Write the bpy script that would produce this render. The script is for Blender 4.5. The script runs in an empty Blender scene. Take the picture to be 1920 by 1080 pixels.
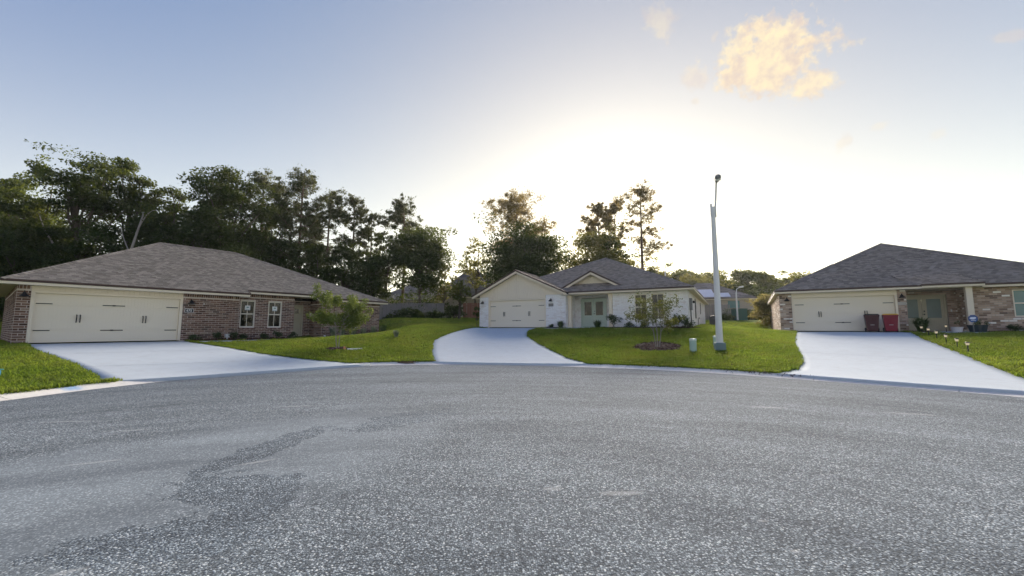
import bpy, bmesh, math, random
import numpy as np
from mathutils import Vector, Matrix
R = math.radians
random.seed(7)
rng = np.random.default_rng(11)
scene = bpy.context.scene
col = scene.collection

# ------------------------------------------------------------------ camera
cam = bpy.data.cameras.new('camera'); camo = bpy.data.objects.new('camera', cam); col.objects.link(camo)
CAMZ = 1.6
camo.location = (0, 0, CAMZ); camo.rotation_euler = (R(90) + .0999, 0, 0)
cam.sensor_width = 36; cam.lens = 749.7 / 1920 * 36; cam.clip_start = .05; cam.clip_end = 2500
scene.camera = camo
scene.render.resolution_x, scene.render.resolution_y = 1024, 576
scene.cycles.max_bounces = 8; scene.cycles.transparent_max_bounces = 8
# ------------------------------------------------------------------ sky and sun
SUN_AZ, SUN_EL = R(14.5), R(14)           # azimuth from +Y towards +X
w = bpy.data.worlds.new('World'); scene.world = w; w.use_nodes = True
nt = w.node_tree; nt.nodes.clear()
def N(t, **k):
    n = nt.nodes.new(t)
    for a, b in k.items(): setattr(n, a, b)
    return n
def L(a, b): nt.links.new(a, b)
def math_n(op, a, b=None, c=None, clamp=False):
    n = N('ShaderNodeMath', operation=op); n.use_clamp = clamp
    for i, v in enumerate((a, b, c)):
        if v is None: continue
        if isinstance(v, (int, float)): n.inputs[i].default_value = v
        else: L(v, n.inputs[i])
    return n.outputs[0]
def vec_n(op, a, b):
    n = N('ShaderNodeVectorMath', operation=op)
    for i, v in enumerate((a, b)):
        if isinstance(v, tuple): n.inputs[i].default_value = v
        else: L(v, n.inputs[i])
    return n
def mixc(f, a, b, mode='MIX'):
    n = N('ShaderNodeMix', data_type='RGBA', blend_type=mode); n.clamp_result = False
    for s, v in (('Factor', f), ('A', a), ('B', b)):
        i = [x for x in n.inputs if x.name == s and (x.type == ('VALUE' if s == 'Factor' else 'RGBA'))][0]
        if isinstance(v, (int, float)): i.default_value = v
        elif isinstance(v, tuple): i.default_value = v
        else: L(v, i)
    return [x for x in n.outputs if x.type == 'RGBA'][0]
out = N('ShaderNodeOutputWorld'); bg = N('ShaderNodeBackground')
sky = N('ShaderNodeTexSky', sky_type='NISHITA'); sky.sun_disc = False
sky.sun_elevation = SUN_EL; sky.sun_rotation = SUN_AZ
sky.altitude = 50; sky.air_density = 1.0; sky.dust_density = 1.0; sky.ozone_density = 3.0
tc = N('ShaderNodeTexCoord')
D = vec_n('NORMALIZE', tc.outputs['Generated'], (0, 0, 0)).outputs[0]
def sph(az, el): return (math.sin(az)*math.cos(el), math.cos(az)*math.cos(el), math.sin(el))
# aureole: the low sun shining through thin cloud and humid air round its own direction
ca = vec_n('DOT_PRODUCT', D, sph(SUN_AZ, R(8))).outputs['Value']
ang = math_n('ARCCOSINE', math_n('MINIMUM', ca, 1.0))
g2 = math_n('EXPONENT', math_n('MULTIPLY', math_n('POWER', math_n('DIVIDE', ang, R(37)), 2.0), -1.0))
SKY_S = .05
base = mixc(1.0, sky.outputs[0], (.225, .255, .27, 1), 'MULTIPLY')
sep = N('ShaderNodeSeparateXYZ'); L(D, sep.inputs[0])
# thin humid veil: warm milk in the air, thickest low down all the way round
veil = math_n('EXPONENT', math_n('MULTIPLY', math_n('MAXIMUM', sep.outputs[2], 0.0), -4.0))
glow = mixc(1.0, base, mixc(1.0, (7.5, 6.6, 3.5, 1), veil, 'MULTIPLY'), 'ADD')
glow = mixc(1.0, glow, (-.25, .32, 1.75, 1), 'ADD')
glow = mixc(1.0, glow, mixc(1.0, (3.2, 1.75, .2, 1), g2, 'MULTIPLY'), 'ADD')
g3 = math_n('EXPONENT', math_n('MULTIPLY', math_n('POWER', math_n('DIVIDE', ang, R(65)), 2.0), -1.0))
glow = mixc(1.0, glow, mixc(1.0, (.3, .75, .2, 1), g3, 'MULTIPLY'), 'ADD')
# small evening clouds
nz = N('ShaderNodeTexNoise'); nz.inputs['Scale'].default_value = 24; nz.inputs['Detail'].default_value = 9; nz.inputs['Roughness'].default_value = .62
L(D, nz.inputs['Vector'])
nz2 = N('ShaderNodeTexNoise'); nz2.inputs['Scale'].default_value = 75; nz2.inputs['Detail'].default_value = 6; nz2.inputs['Roughness'].default_value = .6
L(D, nz2.inputs['Vector'])
nb = math_n('ADD', math_n('MULTIPLY', math_n('SUBTRACT', nz.outputs[0], .52), 2.3), math_n('MULTIPLY', math_n('SUBTRACT', nz2.outputs[0], .5), 1.3))
def dirpx(x, y):
    c, s = math.cos(.0999), math.sin(.0999); a = (x-960)/749.7; b = (540-y)/749.7
    v = Vector((a, c-b*s, s+b*c)); v.normalize(); return v
cloud = None
for (x, y, rx, ry, rot, dens) in ((1440, 112, 118, 84, -.15, 1.0), (1470, 70, 62, 46, 0, .9), (1390, 95, 50, 52, 0, .8), (1520, 158, 50, 34, .25, .9), (1237, 38, 30, 42, .5, .36), (1305, 148, 32, 26, -.4, .42),
                                  (1582, 268, 14, 26, -.5, .33), (1890, 70, 34, 12, -.4, .33), (1302, 190, 10, 9, 0, .36), (1340, 68, 9, 16, -.6, .33), (1648, 236, 20, 11, 0, .25), (1760, 250, 18, 14, 0, .2)):
    d0 = dirpx(x, y); t1 = Vector((d0.y, -d0.x, 0)); t1.normalize(); t2 = d0.cross(t1); t2 = -t2 if t2.z < 0 else t2
    c, s = math.cos(rot), math.sin(rot); e1 = t1*c + t2*s; e2 = t2*c - t1*s
    k = math.sqrt(d0.y**2)            # pixels per radian falls off from the middle
    pr = 749.7 / max(.5, k)
    a = vec_n('DOT_PRODUCT', D, tuple(e1)).outputs['Value']; b = vec_n('DOT_PRODUCT', D, tuple(e2)).outputs['Value']
    f = vec_n('DOT_PRODUCT', D, tuple(d0)).outputs['Value']
    q = math_n('ADD', math_n('POWER', math_n('MULTIPLY', a, pr/rx), 2.0), math_n('POWER', math_n('MULTIPLY', b, pr/ry), 2.0))
    m = math_n('SUBTRACT', 1.0, math_n('SQRT', q))
    m = math_n('MULTIPLY', math_n('ADD', math_n('MULTIPLY', m, 1.15), nb), math_n('GREATER_THAN', f, 0.0))
    m = math_n('MULTIPLY', math_n('MULTIPLY', math_n('SUBTRACT', m, .04), 2.1, clamp=True), dens, clamp=True)
    cloud = m if cloud is None else math_n('MAXIMUM', cloud, m)
nz3 = N('ShaderNodeTexNoise'); nz3.inputs['Scale'].default_value = 34; nz3.inputs['Detail'].default_value = 7; nz3.inputs['Roughness'].default_value = .6
L(vec_n('ADD', D, (.013, .0, .011)).outputs[0], nz3.inputs['Vector'])
shade = math_n('ADD', math_n('MULTIPLY', math_n('SUBTRACT', nz3.outputs[0], .42), 4.0), math_n('MULTIPLY', cloud, .35), clamp=True)
ccol = mixc(shade, (4.3, 3.5, 2.95, 1), (5.7, 4.8, 3.1, 1))
glow = mixc(math_n('MULTIPLY', cloud, .92), glow, ccol)
L(glow, bg.inputs[0]); bg.inputs[1].default_value = SKY_S
L(bg.outputs[0], out.inputs[0])
sl = bpy.data.lights.new('sun', 'SUN'); slo = bpy.data.objects.new('sun', sl); col.objects.link(slo)
sl.energy = 4.3; sl.angle = R(45); sl.color = (1.0, .91, .80)
slo.rotation_euler = Vector(sph(SUN_AZ, SUN_EL)).to_track_quat('Z', 'Y').to_euler()
scene.view_settings.view_transform = 'Standard'; scene.view_settings.look = 'None'
scene.view_settings.gamma = 1; scene.view_settings.use_curve_mapping = False
scene.view_settings.exposure = 1.95

# ------------------------------------------------------------------ object helpers
def link(o, parent=None):
    col.objects.link(o)
    if parent is not None: o.parent = parent
    return o
def empty(name, label=None, cat=None, loc=(0, 0, 0), rz=0, group=None):
    o = bpy.data.objects.new(name, None); link(o); o.location = loc; o.rotation_euler = (0, 0, rz); o.empty_display_size = .2
    tag(o, label, cat, group); return o
def tag(o, label=None, cat=None, group=None, kind=None):
    for k, v in (('label', label), ('category', cat), ('group', group), ('kind', kind)):
        if v: o[k] = v
    return o
class MB:
    """collects faces for ONE mesh object"""
    def __init__(s): s.v = []; s.f = []; s.t = []; s.tint = 0.0
    def poly(s, pts, flip=False):
        i = len(s.v); s.v += [tuple(p) for p in pts]; r = list(range(i, i+len(pts)))
        s.f.append(r[::-1] if flip else r); s.t.append(s.tint)
    def box(s, x0, x1, y0, y1, z0, z1):
        i = len(s.v); s.v += [(x0,y0,z0),(x1,y0,z0),(x1,y1,z0),(x0,y1,z0),(x0,y0,z1),(x1,y0,z1),(x1,y1,z1),(x0,y1,z1)]
        for q in ((0,3,2,1),(4,5,6,7),(0,1,5,4),(1,2,6,5),(2,3,7,6),(3,0,4,7)): s.f.append([i+k for k in q]); s.t.append(s.tint)
    def bar(s, a, b, wd, ht, up=(0, 0, 1)):
        a, b = Vector(a), Vector(b); d = (b-a).normalized(); sd = d.cross(Vector(up))
        sd = Vector((1, 0, 0)) if sd.length < 1e-5 else sd.normalized(); u = sd.cross(d)
        i = len(s.v)
        for p in (a, b):
            for p1, p2 in ((-1, -1), (1, -1), (1, 1), (-1, 1)): s.v.append(tuple(p + sd*p1*wd/2 + u*p2*ht/2))
        for q in ((0,1,2,3),(7,6,5,4),(0,4,5,1),(1,5,6,2),(2,6,7,3),(3,7,4,0)): s.f.append([i+k for k in q]); s.t.append(s.tint)
    def tube(s, pts, rad, n=8, cap=True):
        pts = [Vector(p) for p in pts]; rad = [rad]*len(pts) if isinstance(rad, (int, float)) else rad
        i0 = len(s.v); ref = None
        for k, p in enumerate(pts):
            d = (pts[min(k+1, len(pts)-1)] - pts[max(k-1, 0)]).normalized()
            if ref is None: ref = d.orthogonal().normalized()
            ref = (ref - d*ref.dot(d)); ref = ref.normalized() if ref.length > 1e-6 else d.orthogonal().normalized()
            bn = d.cross(ref)
            for j in range(n):
                a = 2*math.pi*j/n; s.v.append(tuple(p + (ref*math.cos(a) + bn*math.sin(a))*rad[k]))
        for k in range(len(pts)-1):
            for j in range(n):
                a = i0+k*n+j; b = i0+k*n+(j+1) % n; s.f.append([a, b, b+n, a+n]); s.t.append(s.tint)
        if cap:
            s.f.append([i0+j for j in range(n)][::-1]); s.t.append(s.tint)
            e = i0+(len(pts)-1)*n; s.f.append([e+j for j in range(n)]); s.t.append(s.tint)
    def lathe(s, prof, n=16, c=(0, 0, 0), sx=1, sy=1):
        i0 = len(s.v)
        for r, z in prof:
            for j in range(n):
                a = 2*math.pi*j/n; s.v.append((c[0]+r*sx*math.cos(a), c[1]+r*sy*math.sin(a), c[2]+z))
        for k in range(len(prof)-1):
            for j in range(n):
                a = i0+k*n+j; b = i0+k*n+(j+1) % n; s.f.append([a, b, b+n, a+n]); s.t.append(s.tint)
        s.f.append([i0+j for j in range(n)][::-1]); s.t.append(s.tint)
        e = i0+(len(prof)-1)*n; s.f.append([e+j for j in range(n)]); s.t.append(s.tint)
    def build(s, name, m=None, parent=None, smooth=False, bevel=0, loc=None, kind=None):
        me = bpy.data.meshes.new(name); me.from_pydata(s.v, [], s.f)
        if smooth: me.polygons.foreach_set('use_smooth', [True]*len(s.f))
        at = me.attributes.new('tint', 'FLOAT', 'FACE'); at.data.foreach_set('value', s.t)
        me.update()
        o = bpy.data.objects.new(name, me); link(o, parent)
        if m: me.materials.append(m)
        if bevel:
            b = o.modifiers.new('bevel', 'BEVEL'); b.width = bevel; b.segments = 2; b.limit_method = 'ANGLE'
        if loc is not None: o.location = loc
        if kind: o['kind'] = kind
        return o
def np_mesh(name, V, F, m, parent=None, tint=None, smooth=False):
    """V (n,3), F (k,4) quads"""
    me = bpy.data.meshes.new(name); me.vertices.add(len(V)); me.vertices.foreach_set('co', np.asarray(V, np.float32).ravel())
    k = F.shape[1]
    me.loops.add(F.size); me.loops.foreach_set('vertex_index', F.astype(np.int32).ravel())
    me.polygons.add(len(F)); me.polygons.foreach_set('loop_start', np.arange(0, F.size, k, dtype=np.int32))
    if smooth: me.polygons.foreach_set('use_smooth', np.ones(len(F), bool))
    if tint is not None:
        at = me.attributes.new('tint', 'FLOAT', 'FACE'); at.data.foreach_set('value', np.asarray(tint, np.float32))
    me.update(calc_edges=True); me.validate()
    o = bpy.data.objects.new(name, me); link(o, parent)
    if m: me.materials.append(m)
    return o
# ------------------------------------------------------------------ materials
class Mat:
    def __init__(s, name):
        s.m = bpy.data.materials.new(name); s.m.use_nodes = True; s.nt = s.m.node_tree
        s.b = s.nt.nodes['Principled BSDF']; s.b.inputs['Specular IOR Level'].default_value = .3
    def n(s, t, **k):
        n = s.nt.nodes.new(t)
        for a, b in k.items(): setattr(n, a, b)
        return n
    def l(s, a, b): s.nt.links.new(a, b)
    def sock(s, v, i):
        if v is None: return
        if isinstance(v, (int, float, tuple)): i.default_value = v
        else: s.l(v, i)
    def math(s, op, a, b=None, clamp=False):
        n = s.n('ShaderNodeMath', operation=op, use_clamp=clamp); s.sock(a, n.inputs[0]); s.sock(b, n.inputs[1]); return n.outputs[0]
    def noise(s, scale, det=4, rough=.55, coord=None, dist=0):
        n = s.n('ShaderNodeTexNoise'); n.inputs['Scale'].default_value = scale; n.inputs['Detail'].default_value = det; n.inputs['Roughness'].default_value = rough; n.inputs['Distortion'].default_value = dist
        s.l(coord if coord is not None else s.obj(), n.inputs['Vector']); return n.outputs[0]
    def obj(s):
        if not hasattr(s, '_o'): s._o = s.n('ShaderNodeTexCoord').outputs['Object']
        return s._o
    def scaled(s, v, sc, loc=(0, 0, 0), rot=(0, 0, 0)):
        n = s.n('ShaderNodeMapping'); n.inputs['Scale'].default_value = sc; n.inputs['Location'].default_value = loc; n.inputs['Rotation'].default_value = rot; s.l(v, n.inputs[0]); return n.outputs[0]
    def vor(s, scale, coord=None, feat='F1'):
        n = s.n('ShaderNodeTexVoronoi', feature=feat); n.inputs['Scale'].default_value = scale; s.l(coord if coord is not None else s.obj(), n.inputs['Vector']); return n
    def ramp(s, f, stops, interp='LINEAR'):
        n = s.n('ShaderNodeValToRGB'); r = n.color_ramp; r.interpolation = interp
        while len(r.elements) < len(stops): r.elements.new(.5)
        for e, (p, c) in zip(r.elements, stops): e.position = p; e.color = (*c, 1) if len(c) == 3 else c
        s.sock(f, n.inputs[0]); return n.outputs[0]
    def mix(s, f, a, b, mode='MIX'):
        n = s.n('ShaderNodeMix', data_type='RGBA', blend_type=mode)
        ii = [n.inputs[0]] + [x for x in n.inputs if x.type == 'RGBA']
        for i, v in zip(ii, (f, a, b)): s.sock((*v, 1) if isinstance(v, tuple) and len(v) == 3 else v, i)
        return [x for x in n.outputs if x.type == 'RGBA'][0]
    def tint(s):
        n = s.n('ShaderNodeAttribute', attribute_name='tint'); return n.outputs['Fac']
    def rnd(s): return s.n('ShaderNodeObjectInfo').outputs['Random']
    def col(s, c): s.sock((*c, 1) if isinstance(c, tuple) and len(c) == 3 else c, s.b.inputs['Base Color']); return s
    def rough(s, r): s.sock(r, s.b.inputs['Roughness']); return s
    def bump(s, h, dist=.01, st=.6):
        n = s.n('ShaderNodeBump'); n.inputs['Strength'].default_value = st; n.inputs['Distance'].default_value = dist; s.l(h, n.inputs['Height']); s.l(n.outputs[0], s.b.inputs['Normal']); return s
def plain(name, c, r=.6, metal=0, var=.10, scale=3, bump=0, spec=.3):
    a = Mat(name); f = a.noise(scale, 5); f2 = a.noise(scale*14, 3)
    lo = tuple(x*(1-var) for x in c); hi = tuple(min(1, x*(1+var)) for x in c)
    a.col(a.mix(a.math('MULTIPLY', a.math('ADD', f, f2), .5), lo, hi)); a.rough(r); a.b.inputs['Metallic'].default_value = metal
    a.b.inputs['Specular IOR Level'].default_value = spec
    if bump: a.bump(f2, .004, bump)
    return a.m
CREAM = (.83, .725, .56)
M = {}
M['cream'] = plain('cream_paint', CREAM, .5, var=.04, scale=1.5)
M['cream_door'] = plain('cream_steel', (.85, .76, .60), .5, var=.03, scale=1.2)
M['putty'] = plain('putty_paint', (.50, .46, .34), .45, var=.04)
M['drip'] = plain('brown_drip_edge', (.075, .045, .035), .5)
M['black'] = plain('black_metal', (.02, .021, .023), .45)
M['white_vinyl'] = plain('almond_vinyl', (.78, .72, .60), .4, var=.03)
M['white'] = plain('white_plastic', (.82, .82, .80), .5, var=.03)
M['sage'] = plain('sage_paint', (.50, .58, .49), .45, var=.04)
M['found'] = plain('foundation_concrete', (.45, .43, .40), .9, var=.15)
M['interior'] = plain('interior', (.05, .05, .05), .9)
def glassmat(name, c, r=.04, spec=.5):
    a = Mat(name); f = a.noise(1.7, 3); a.col(a.mix(f, tuple(x*.7 for x in c), tuple(x*1.3 for x in c))); a.rough(r); a.b.inputs['Specular IOR Level'].default_value = spec
    a.bump(a.noise(2.5, 2), .002, .25); return a.m
M['glass'] = glassmat('window_glass', (.004, .0055, .006), spec=.4)
M['glass_teal'] = glassmat('teal_curtained_glass', (.10, .22, .22), .12, .5)
M['glass_frost'] = glassmat('frosted_door_glass', (.14, .20, .19), .35, .5)
def brickmat(name, stops, single, patch=None, mort=.0):
    a = Mat(name); t = a.rnd() if single else a.tint()
    c = a.ramp(t, stops, 'LINEAR')
    geo = a.obj() if not single else a.n('ShaderNodeNewGeometry').outputs['Position']
    c = a.mix(.55, c, a.mix(a.noise(38, 5, .65, geo), (.25, .25, .25), (1, 1, 1)), 'OVERLAY')
    if patch: c = a.mix(a.math('MULTIPLY', a.ramp(a.noise(patch[1], 6, .7, geo), [(patch[2], (0, 0, 0)), (patch[3], (1, 1, 1))]), patch[4]), c, patch[0])
    a.col(c).rough(.88).bump(a.noise(70, 4, .6, geo), .006, .5); return a.m
RED = [(0, (.065, .038, .029)), (.18, (.115, .064, .046)), (.45, (.18, .105, .075)), (.75, (.24, .15, .108)), (.9, (.15, .10, .08)), (1, (.34, .265, .20))]
TAN = [(0, (0.138, 0.090, 0.069)), (.12, (0.250, 0.169, 0.125)), (.4, (0.375, 0.269, 0.200)), (.7, (0.463, 0.344, 0.263)), (.90, (0.550, 0.438, 0.350)), (.95, (0.825, 0.750, 0.663)), (1, (0.900, 0.862, 0.775))]
WHT = [(0, (.76, .70, .65)), (.25, (.86, .84, .81)), (.7, (.90, .885, .86)), (1, (.82, .78, .74))]
M['brick_red'] = brickmat('red_brick', RED, False); M['brick_red_1'] = brickmat('red_brick_single', RED, True)
M['brick_tan'] = brickmat('tan_brick', TAN, False); M['brick_tan_1'] = brickmat('tan_brick_single', TAN, True)
M['brick_white'] = brickmat('whitewashed_brick', WHT, False, ((.50, .40, .34), 2.2, .55, .72, .75))
M['mortar_red'] = plain('pale_mortar', (.64, .56, .50), .95, var=.15, scale=9)
M['mortar_tan'] = plain('tan_mortar', (.42, .36, .30), .95, var=.15, scale=9)
M['mortar_white'] = plain('white_mortar', (.76, .74, .70), .95, var=.06, scale=9)
def shinglemat(name, single, stops):
    a = Mat(name); t = a.rnd() if single else a.tint(); geo = a.n('ShaderNodeNewGeometry').outputs['Position']
    c = a.ramp(t, stops); c = a.mix(.7, c, a.mix(a.noise(120, 3, .7, geo), (.1, .1, .1), (.95, .95, .95)), 'OVERLAY')
    c = a.mix(a.math('MULTIPLY', a.noise(.5, 4, .6, geo), .3), c, (.25, .225, .20))
    a.col(c).rough(.95).bump(a.noise(160, 2, .6, geo), .004, .5); a.b.inputs['Specular IOR Level'].default_value = .12; return a.m
SH1 = [(0, (.140, .122, .098)), (.3, (.19, .167, .135)), (.6, (.235, .207, .170)), (.85, (.29, .256, .212)), (1, (.155, .135, .110))]
SH2 = [(0, (.185, .150, .118)), (.3, (.25, .207, .165)), (.6, (.305, .255, .206)), (.85, (.36, .305, .25)), (1, (.20, .166, .133))]
M['sh'] = shinglemat('weathered_shingle', False, SH1); M['sh_1'] = shinglemat('weathered_shingle_single', True, SH1)
M['shb'] = shinglemat('brown_grey_shingle', False, SH2); M['shb_1'] = shinglemat('brown_grey_shingle_single', True, SH2)
M['deck'] = plain('roof_underlay', (.08, .07, .065), .95)

# ------------------------------------------------------------------ ground shape
HOUSES=[(-20.202,16.886,.928,.965),(-1.823,32.602,-.5,1.648),(18.356,26.011,-.54,1.412)]
def hl(k,u,v):
    X,Y,a,z=HOUSES[k]
    return (X+u*math.cos(a)-v*math.sin(a),Y+u*math.sin(a)+v*math.cos(a))
EDGE=[(-4.6,-60),(-4.6,-11),(-5.6,-5.5),(-8.6,-1.6),(-10.8,2.2),(-11.5,6),(-11.25,9.1),(-10.85,11.3),(-9.6,14.2),(-7.0,16.9),(-3.8,17.8),(0,17.5),(3.2,16.6),(6.5,15.0),(9.0,12.75),(10.8,10.8),(12.0,9.2),(12.9,6.8),(13.2,3.5),(12.3,-.2),(9.6,-4.0),(6.4,-7.2),(5.2,-12),(5.2,-60)]
def catmull(P,n):
    P=np.array(P,float);out=[]
    for i in range(len(P)-1):
        p0=P[max(i-1,0)];p1=P[i];p2=P[i+1];p3=P[min(i+2,len(P)-1)]
        if i in(0,len(P)-2): p0,p3=2*p1-p2,2*p2-p1
        for k in range(n):
            t=k/n
            out.append(.5*((2*p1)+(-p0+p2)*t+(2*p0-5*p1+4*p2-p3)*t*t+(-p0+3*p1-3*p2+p3)*t**3))
    out.append(P[-1]);return np.array(out)
def resample(P,step):
    P=np.asarray(P);d=np.r_[0,np.cumsum(np.hypot(*np.diff(P[:,:2],axis=0).T))]
    n=max(2,int(d[-1]/step)+1);s=np.linspace(0,d[-1],n)
    return np.stack([np.interp(s,d,P[:,i]) for i in range(P.shape[1])],1)
CURB=resample(catmull(EDGE,12),.3)
def normals(P):
    t=np.gradient(P,axis=0);t/=np.linalg.norm(t,axis=1)[:,None]
    return np.stack([-t[:,1],t[:,0]],1)
CN=normals(CURB)     # outward (left of travel: going up the left side, outward = -x)
CW=.46
BACK=CURB+CN*CW
ctl=[]
for p in BACK[::7]: ctl.append((p[0],p[1],.10))
for k,(W,Dp) in enumerate([(17,11),(15,20),(13,12)]):
    z=HOUSES[k][3]
    for u in np.linspace(-.7,W,6):
        for v in (0,.6,Dp*.5,Dp):
            ctl.append((*hl(k,u,v),z-.05+(.5 if (k==1 and v>10) else 0)+(.25 if (k==1 and v==Dp*.5) else 0)))
ctl+=[(-11.5,36,2.3),(-7.4,42,2.55),(-3,44,2.7),(-14,30,1.75),(-8,30,1.62),(-9,24,1.1),(-24,38,2.2),(-40,30,2.),(-34,8,1.0),(-30,-10,.8),(-60,20,2.4),
 (26,45,2.42),(21,45,2.42),(15,38,2.0),(13,30,1.72),(30,60,2.9),(0,70,3.2),(-30,60,3),(60,60,3),(40,20,1.5),(36,5,1.0),(30,-15,.7),(-15,-30,.5),(15,-30,.5),(0,160,4.5),(150,100,4),(-150,80,4),(160,-40,2),(-160,-40,2),(60,-150,2),(-60,-150,2),(100,170,5),(-100,170,5),(250,250,6),(-250,250,6)]
ctl=np.array(ctl)
def kern(A,B): 
    return np.sqrt(((A[:,None,:]-B[None])**2).sum(-1)+2.0)
NCT=len(ctl);RBK=kern(ctl[:,:2],ctl[:,:2]);RBK[np.diag_indices(NCT)]-=.02
P1=np.c_[ctl[:,:2],np.ones(NCT)]
RBM=np.block([[RBK,P1],[P1.T,np.zeros((3,3))]])
SOL=np.linalg.solve(RBM,np.r_[ctl[:,2],0,0,0])
def T(xy):
    xy=np.atleast_2d(np.asarray(xy,float));out=np.empty(len(xy))
    for i in range(0,len(xy),20000):
        q=xy[i:i+20000]
        out[i:i+20000]=kern(q,ctl[:,:2])@SOL[:NCT]+np.c_[q,np.ones(len(q))]@SOL[NCT:]
    return out
def Tz(x,y): return float(T([(x,y)])[0])

def inside(P, poly):
    P = np.atleast_2d(P); poly = np.asarray(poly); x, y = P[:, 0], P[:, 1]; r = np.zeros(len(P), bool)
    for (x0, y0), (x1, y1) in zip(poly, np.roll(poly, -1, 0)):
        c = (y0 > y) != (y1 > y)
        with np.errstate(divide='ignore', invalid='ignore'): r ^= c & (x < (x1-x0)*(y-y0)/(y1-y0) + x0)
    return r
def local_line(k, pts): return [hl(k, *p) for p in pts]
# driveways as pairs of edges running from the kerb to the garage
DRIVES = [
 dict(k=0, l=[(-11.55, 11.2), (-12.0, 11.72), (-14.83, 13.42), (-17.65, 14.86), hl(0, -.2, -1.2), hl(0, -.2, .1)],
           r=[(-6.0, 17.25), (-7.2, 17.5), (-9.01, 17.62), (-11.2, 18.1), hl(0, 5.25, -1.6), hl(0, 5.25, .1)]),
 dict(k=1, l=[(-3.55, 18.1), (-3.93, 19.38), (-4.3, 21.2), (-4.55, 22.9), (-4.2, 25.0), (-3.3, 28.2), hl(1, -.25, -.9), hl(1, -.25, .1)],
           r=[(3.3, 16.95), (2.65, 18.26), (2.13, 20.0), (1.45, 22.2), (1.02, 24.4), (1.15, 26.6), hl(1, 5.0, -1.2), hl(1, 5.15, .1)]),
 dict(k=2, l=[(8.7, 13.45), (9.75, 13.95), (10.54, 14.85), (11.38, 16.08), (12.99, 18.72), hl(2, -.15, -1.2), hl(2, -.15, .1)],
           r=[(12.6, 9.0), (13.7, 10.7), (15.03, 12.7), (16.71, 15.08), (18.91, 18.32), hl(2, 5.15, -1.6), hl(2, 5.1, .1)]),
]
WALKS = [
 dict(k=0, l=local_line(0, [(5.25, -1.75), (8, -1.75), (10.6, -1.6), (12.3, -1.5)]), r=local_line(0, [(5.25, -.85), (8, -.85), (10.4, -.7), (12.3, -.3)])),
 dict(k=1, l=local_line(1, [(5.1, -1.75), (6.4, -1.9), (7.8, -1.5), (9.3, -.2)]), r=local_line(1, [(5.1, -.65), (6.1, -.75), (6.8, -.25), (7.1, .9)])),
 dict(k=2, l=local_line(2, [(5.1, -2.0), (6.4, -2.15), (7.7, -1.9), (8.5, -.9), (8.6, .1)]), r=local_line(2, [(5.1, -1.0), (5.9, -1.15), (6.4, -.8), (6.6, -.2), (6.5, .8)])),
]
BEDS = [   # mulch
 [hl(0, u, v) for u, v in ((5.35, -.8), (10.3, -.65), (10.75, .36), (7.6, .36), (7.55, 0), (5.35, 0))],
 [hl(0, u, v) for u, v in ((12.6, -.9), (16.9, -.95), (17.3, -.3), (16.9, 0), (12.5, 0))],
 [hl(1, u, v) for u, v in ((9.5, -.6), (12, -1.1), (14.6, -1.2), (15.7, -.6), (15.5, .3), (14.9, .5), (9.9, .5), (9.4, .2))],
 [hl(1, u, v) for u, v in ((5.15, -.6), (6.1, -.7), (6.5, 0), (5.15, 0))],
 [hl(1, u, v) for u, v in ((-1.9, -.6), (-.4, -.7), (-.35, 0), (-1.0, 0), (-1.9, .4))],
 [hl(2, u, v) for u, v in ((5.2, -.95), (5.9, -1.05), (6.3, -.7), (6.45, -.1), (6.0, .3), (5.2, 0))],
 [hl(2, u, v) for u, v in ((8.6, -.1), (13.2, -.1), (13.2, .6), (8.2, .6))],
]
def ell(cx, cy, rx, ry, rot, n=28, jit=.06):
    r = np.random.default_rng(int(abs(cx*100))); o = []
    for i in range(n):
        a = 2*math.pi*i/n; k = 1+r.normal()*jit; x, y = rx*k*math.cos(a), ry*k*math.sin(a)
        o.append((cx+x*math.cos(rot)-y*math.sin(rot), cy+x*math.sin(rot)+y*math.cos(rot)))
    return o
TREE_L = (-8.67, 20.08); TREE_R = (7.02, 19.46)
BEDS.append(ell(*TREE_L, .62, .42, .3)); BEDS.append(ell(7.1, 19.75, 1.2, 1.15, .3))
BEDS.append(ell(8.35, 15.1, .9, .35, -.75, jit=.25))       # bare earth by the gutter
BEDS.append(ell(-5.0, 18.15, .75, .22, -.1, jit=.25)); BEDS.append(ell(-12.3, 10.9, .3, .75, .5, jit=.25))
PAVED = [np.array(d['l'] + d['r'][::-1]) for d in DRIVES + WALKS]
# lawn: one sheet fanned out from the kerb to the horizon
CEN = np.array((0., 5.)); Bk = BACK
keep = [0]; ang0 = None
A = np.unwrap(np.arctan2(Bk[:, 0]-CEN[0], Bk[:, 1]-CEN[1]))
d = np.r_[0:1.2:6j, 1.5:22:72j, 23:60:34j, 64, 70, 78, 90, 110, 140, 180, 240, 320, 430, 600, 900, 1500]
dirs = Bk - CEN; dl = np.linalg.norm(dirs, axis=1)[:, None]; dirs = dirs/dl
order = np.argsort(A); 
Bs = Bk[order]; Ds = dirs[order]
G = Bs[:, None, :] + Ds[:, None, :]*d[None, :, None]
nA, nD = G.shape[:2]; flat = G.reshape(-1, 2)
Z = T(flat)
rr = np.hypot(flat[:, 0], flat[:, 1]); Z = np.where(rr > 300, np.minimum(Z, 7) , Z)
n1 = rng.normal(size=len(Z))*.012*(rr < 60); Z0 = Z.copy(); Z = Z + n1 + .025*np.sin(flat[:, 0]*1.7+np.sin(flat[:, 1]*1.3))*np.sin(flat[:, 1]*1.1)*np.clip(np.tile(d, nA)/2, 0, 1)
for p in PAVED: Z = np.where(inside(flat, p), Z0-.12, Z)
Z.reshape(nA, nD)[:, 0] = .085
idx = np.arange(nA*nD).reshape(nA, nD)
F = np.stack([idx[:-1, :-1], idx[:-1, 1:], idx[1:, 1:], idx[1:, :-1]], -1).reshape(-1, 4)
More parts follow.
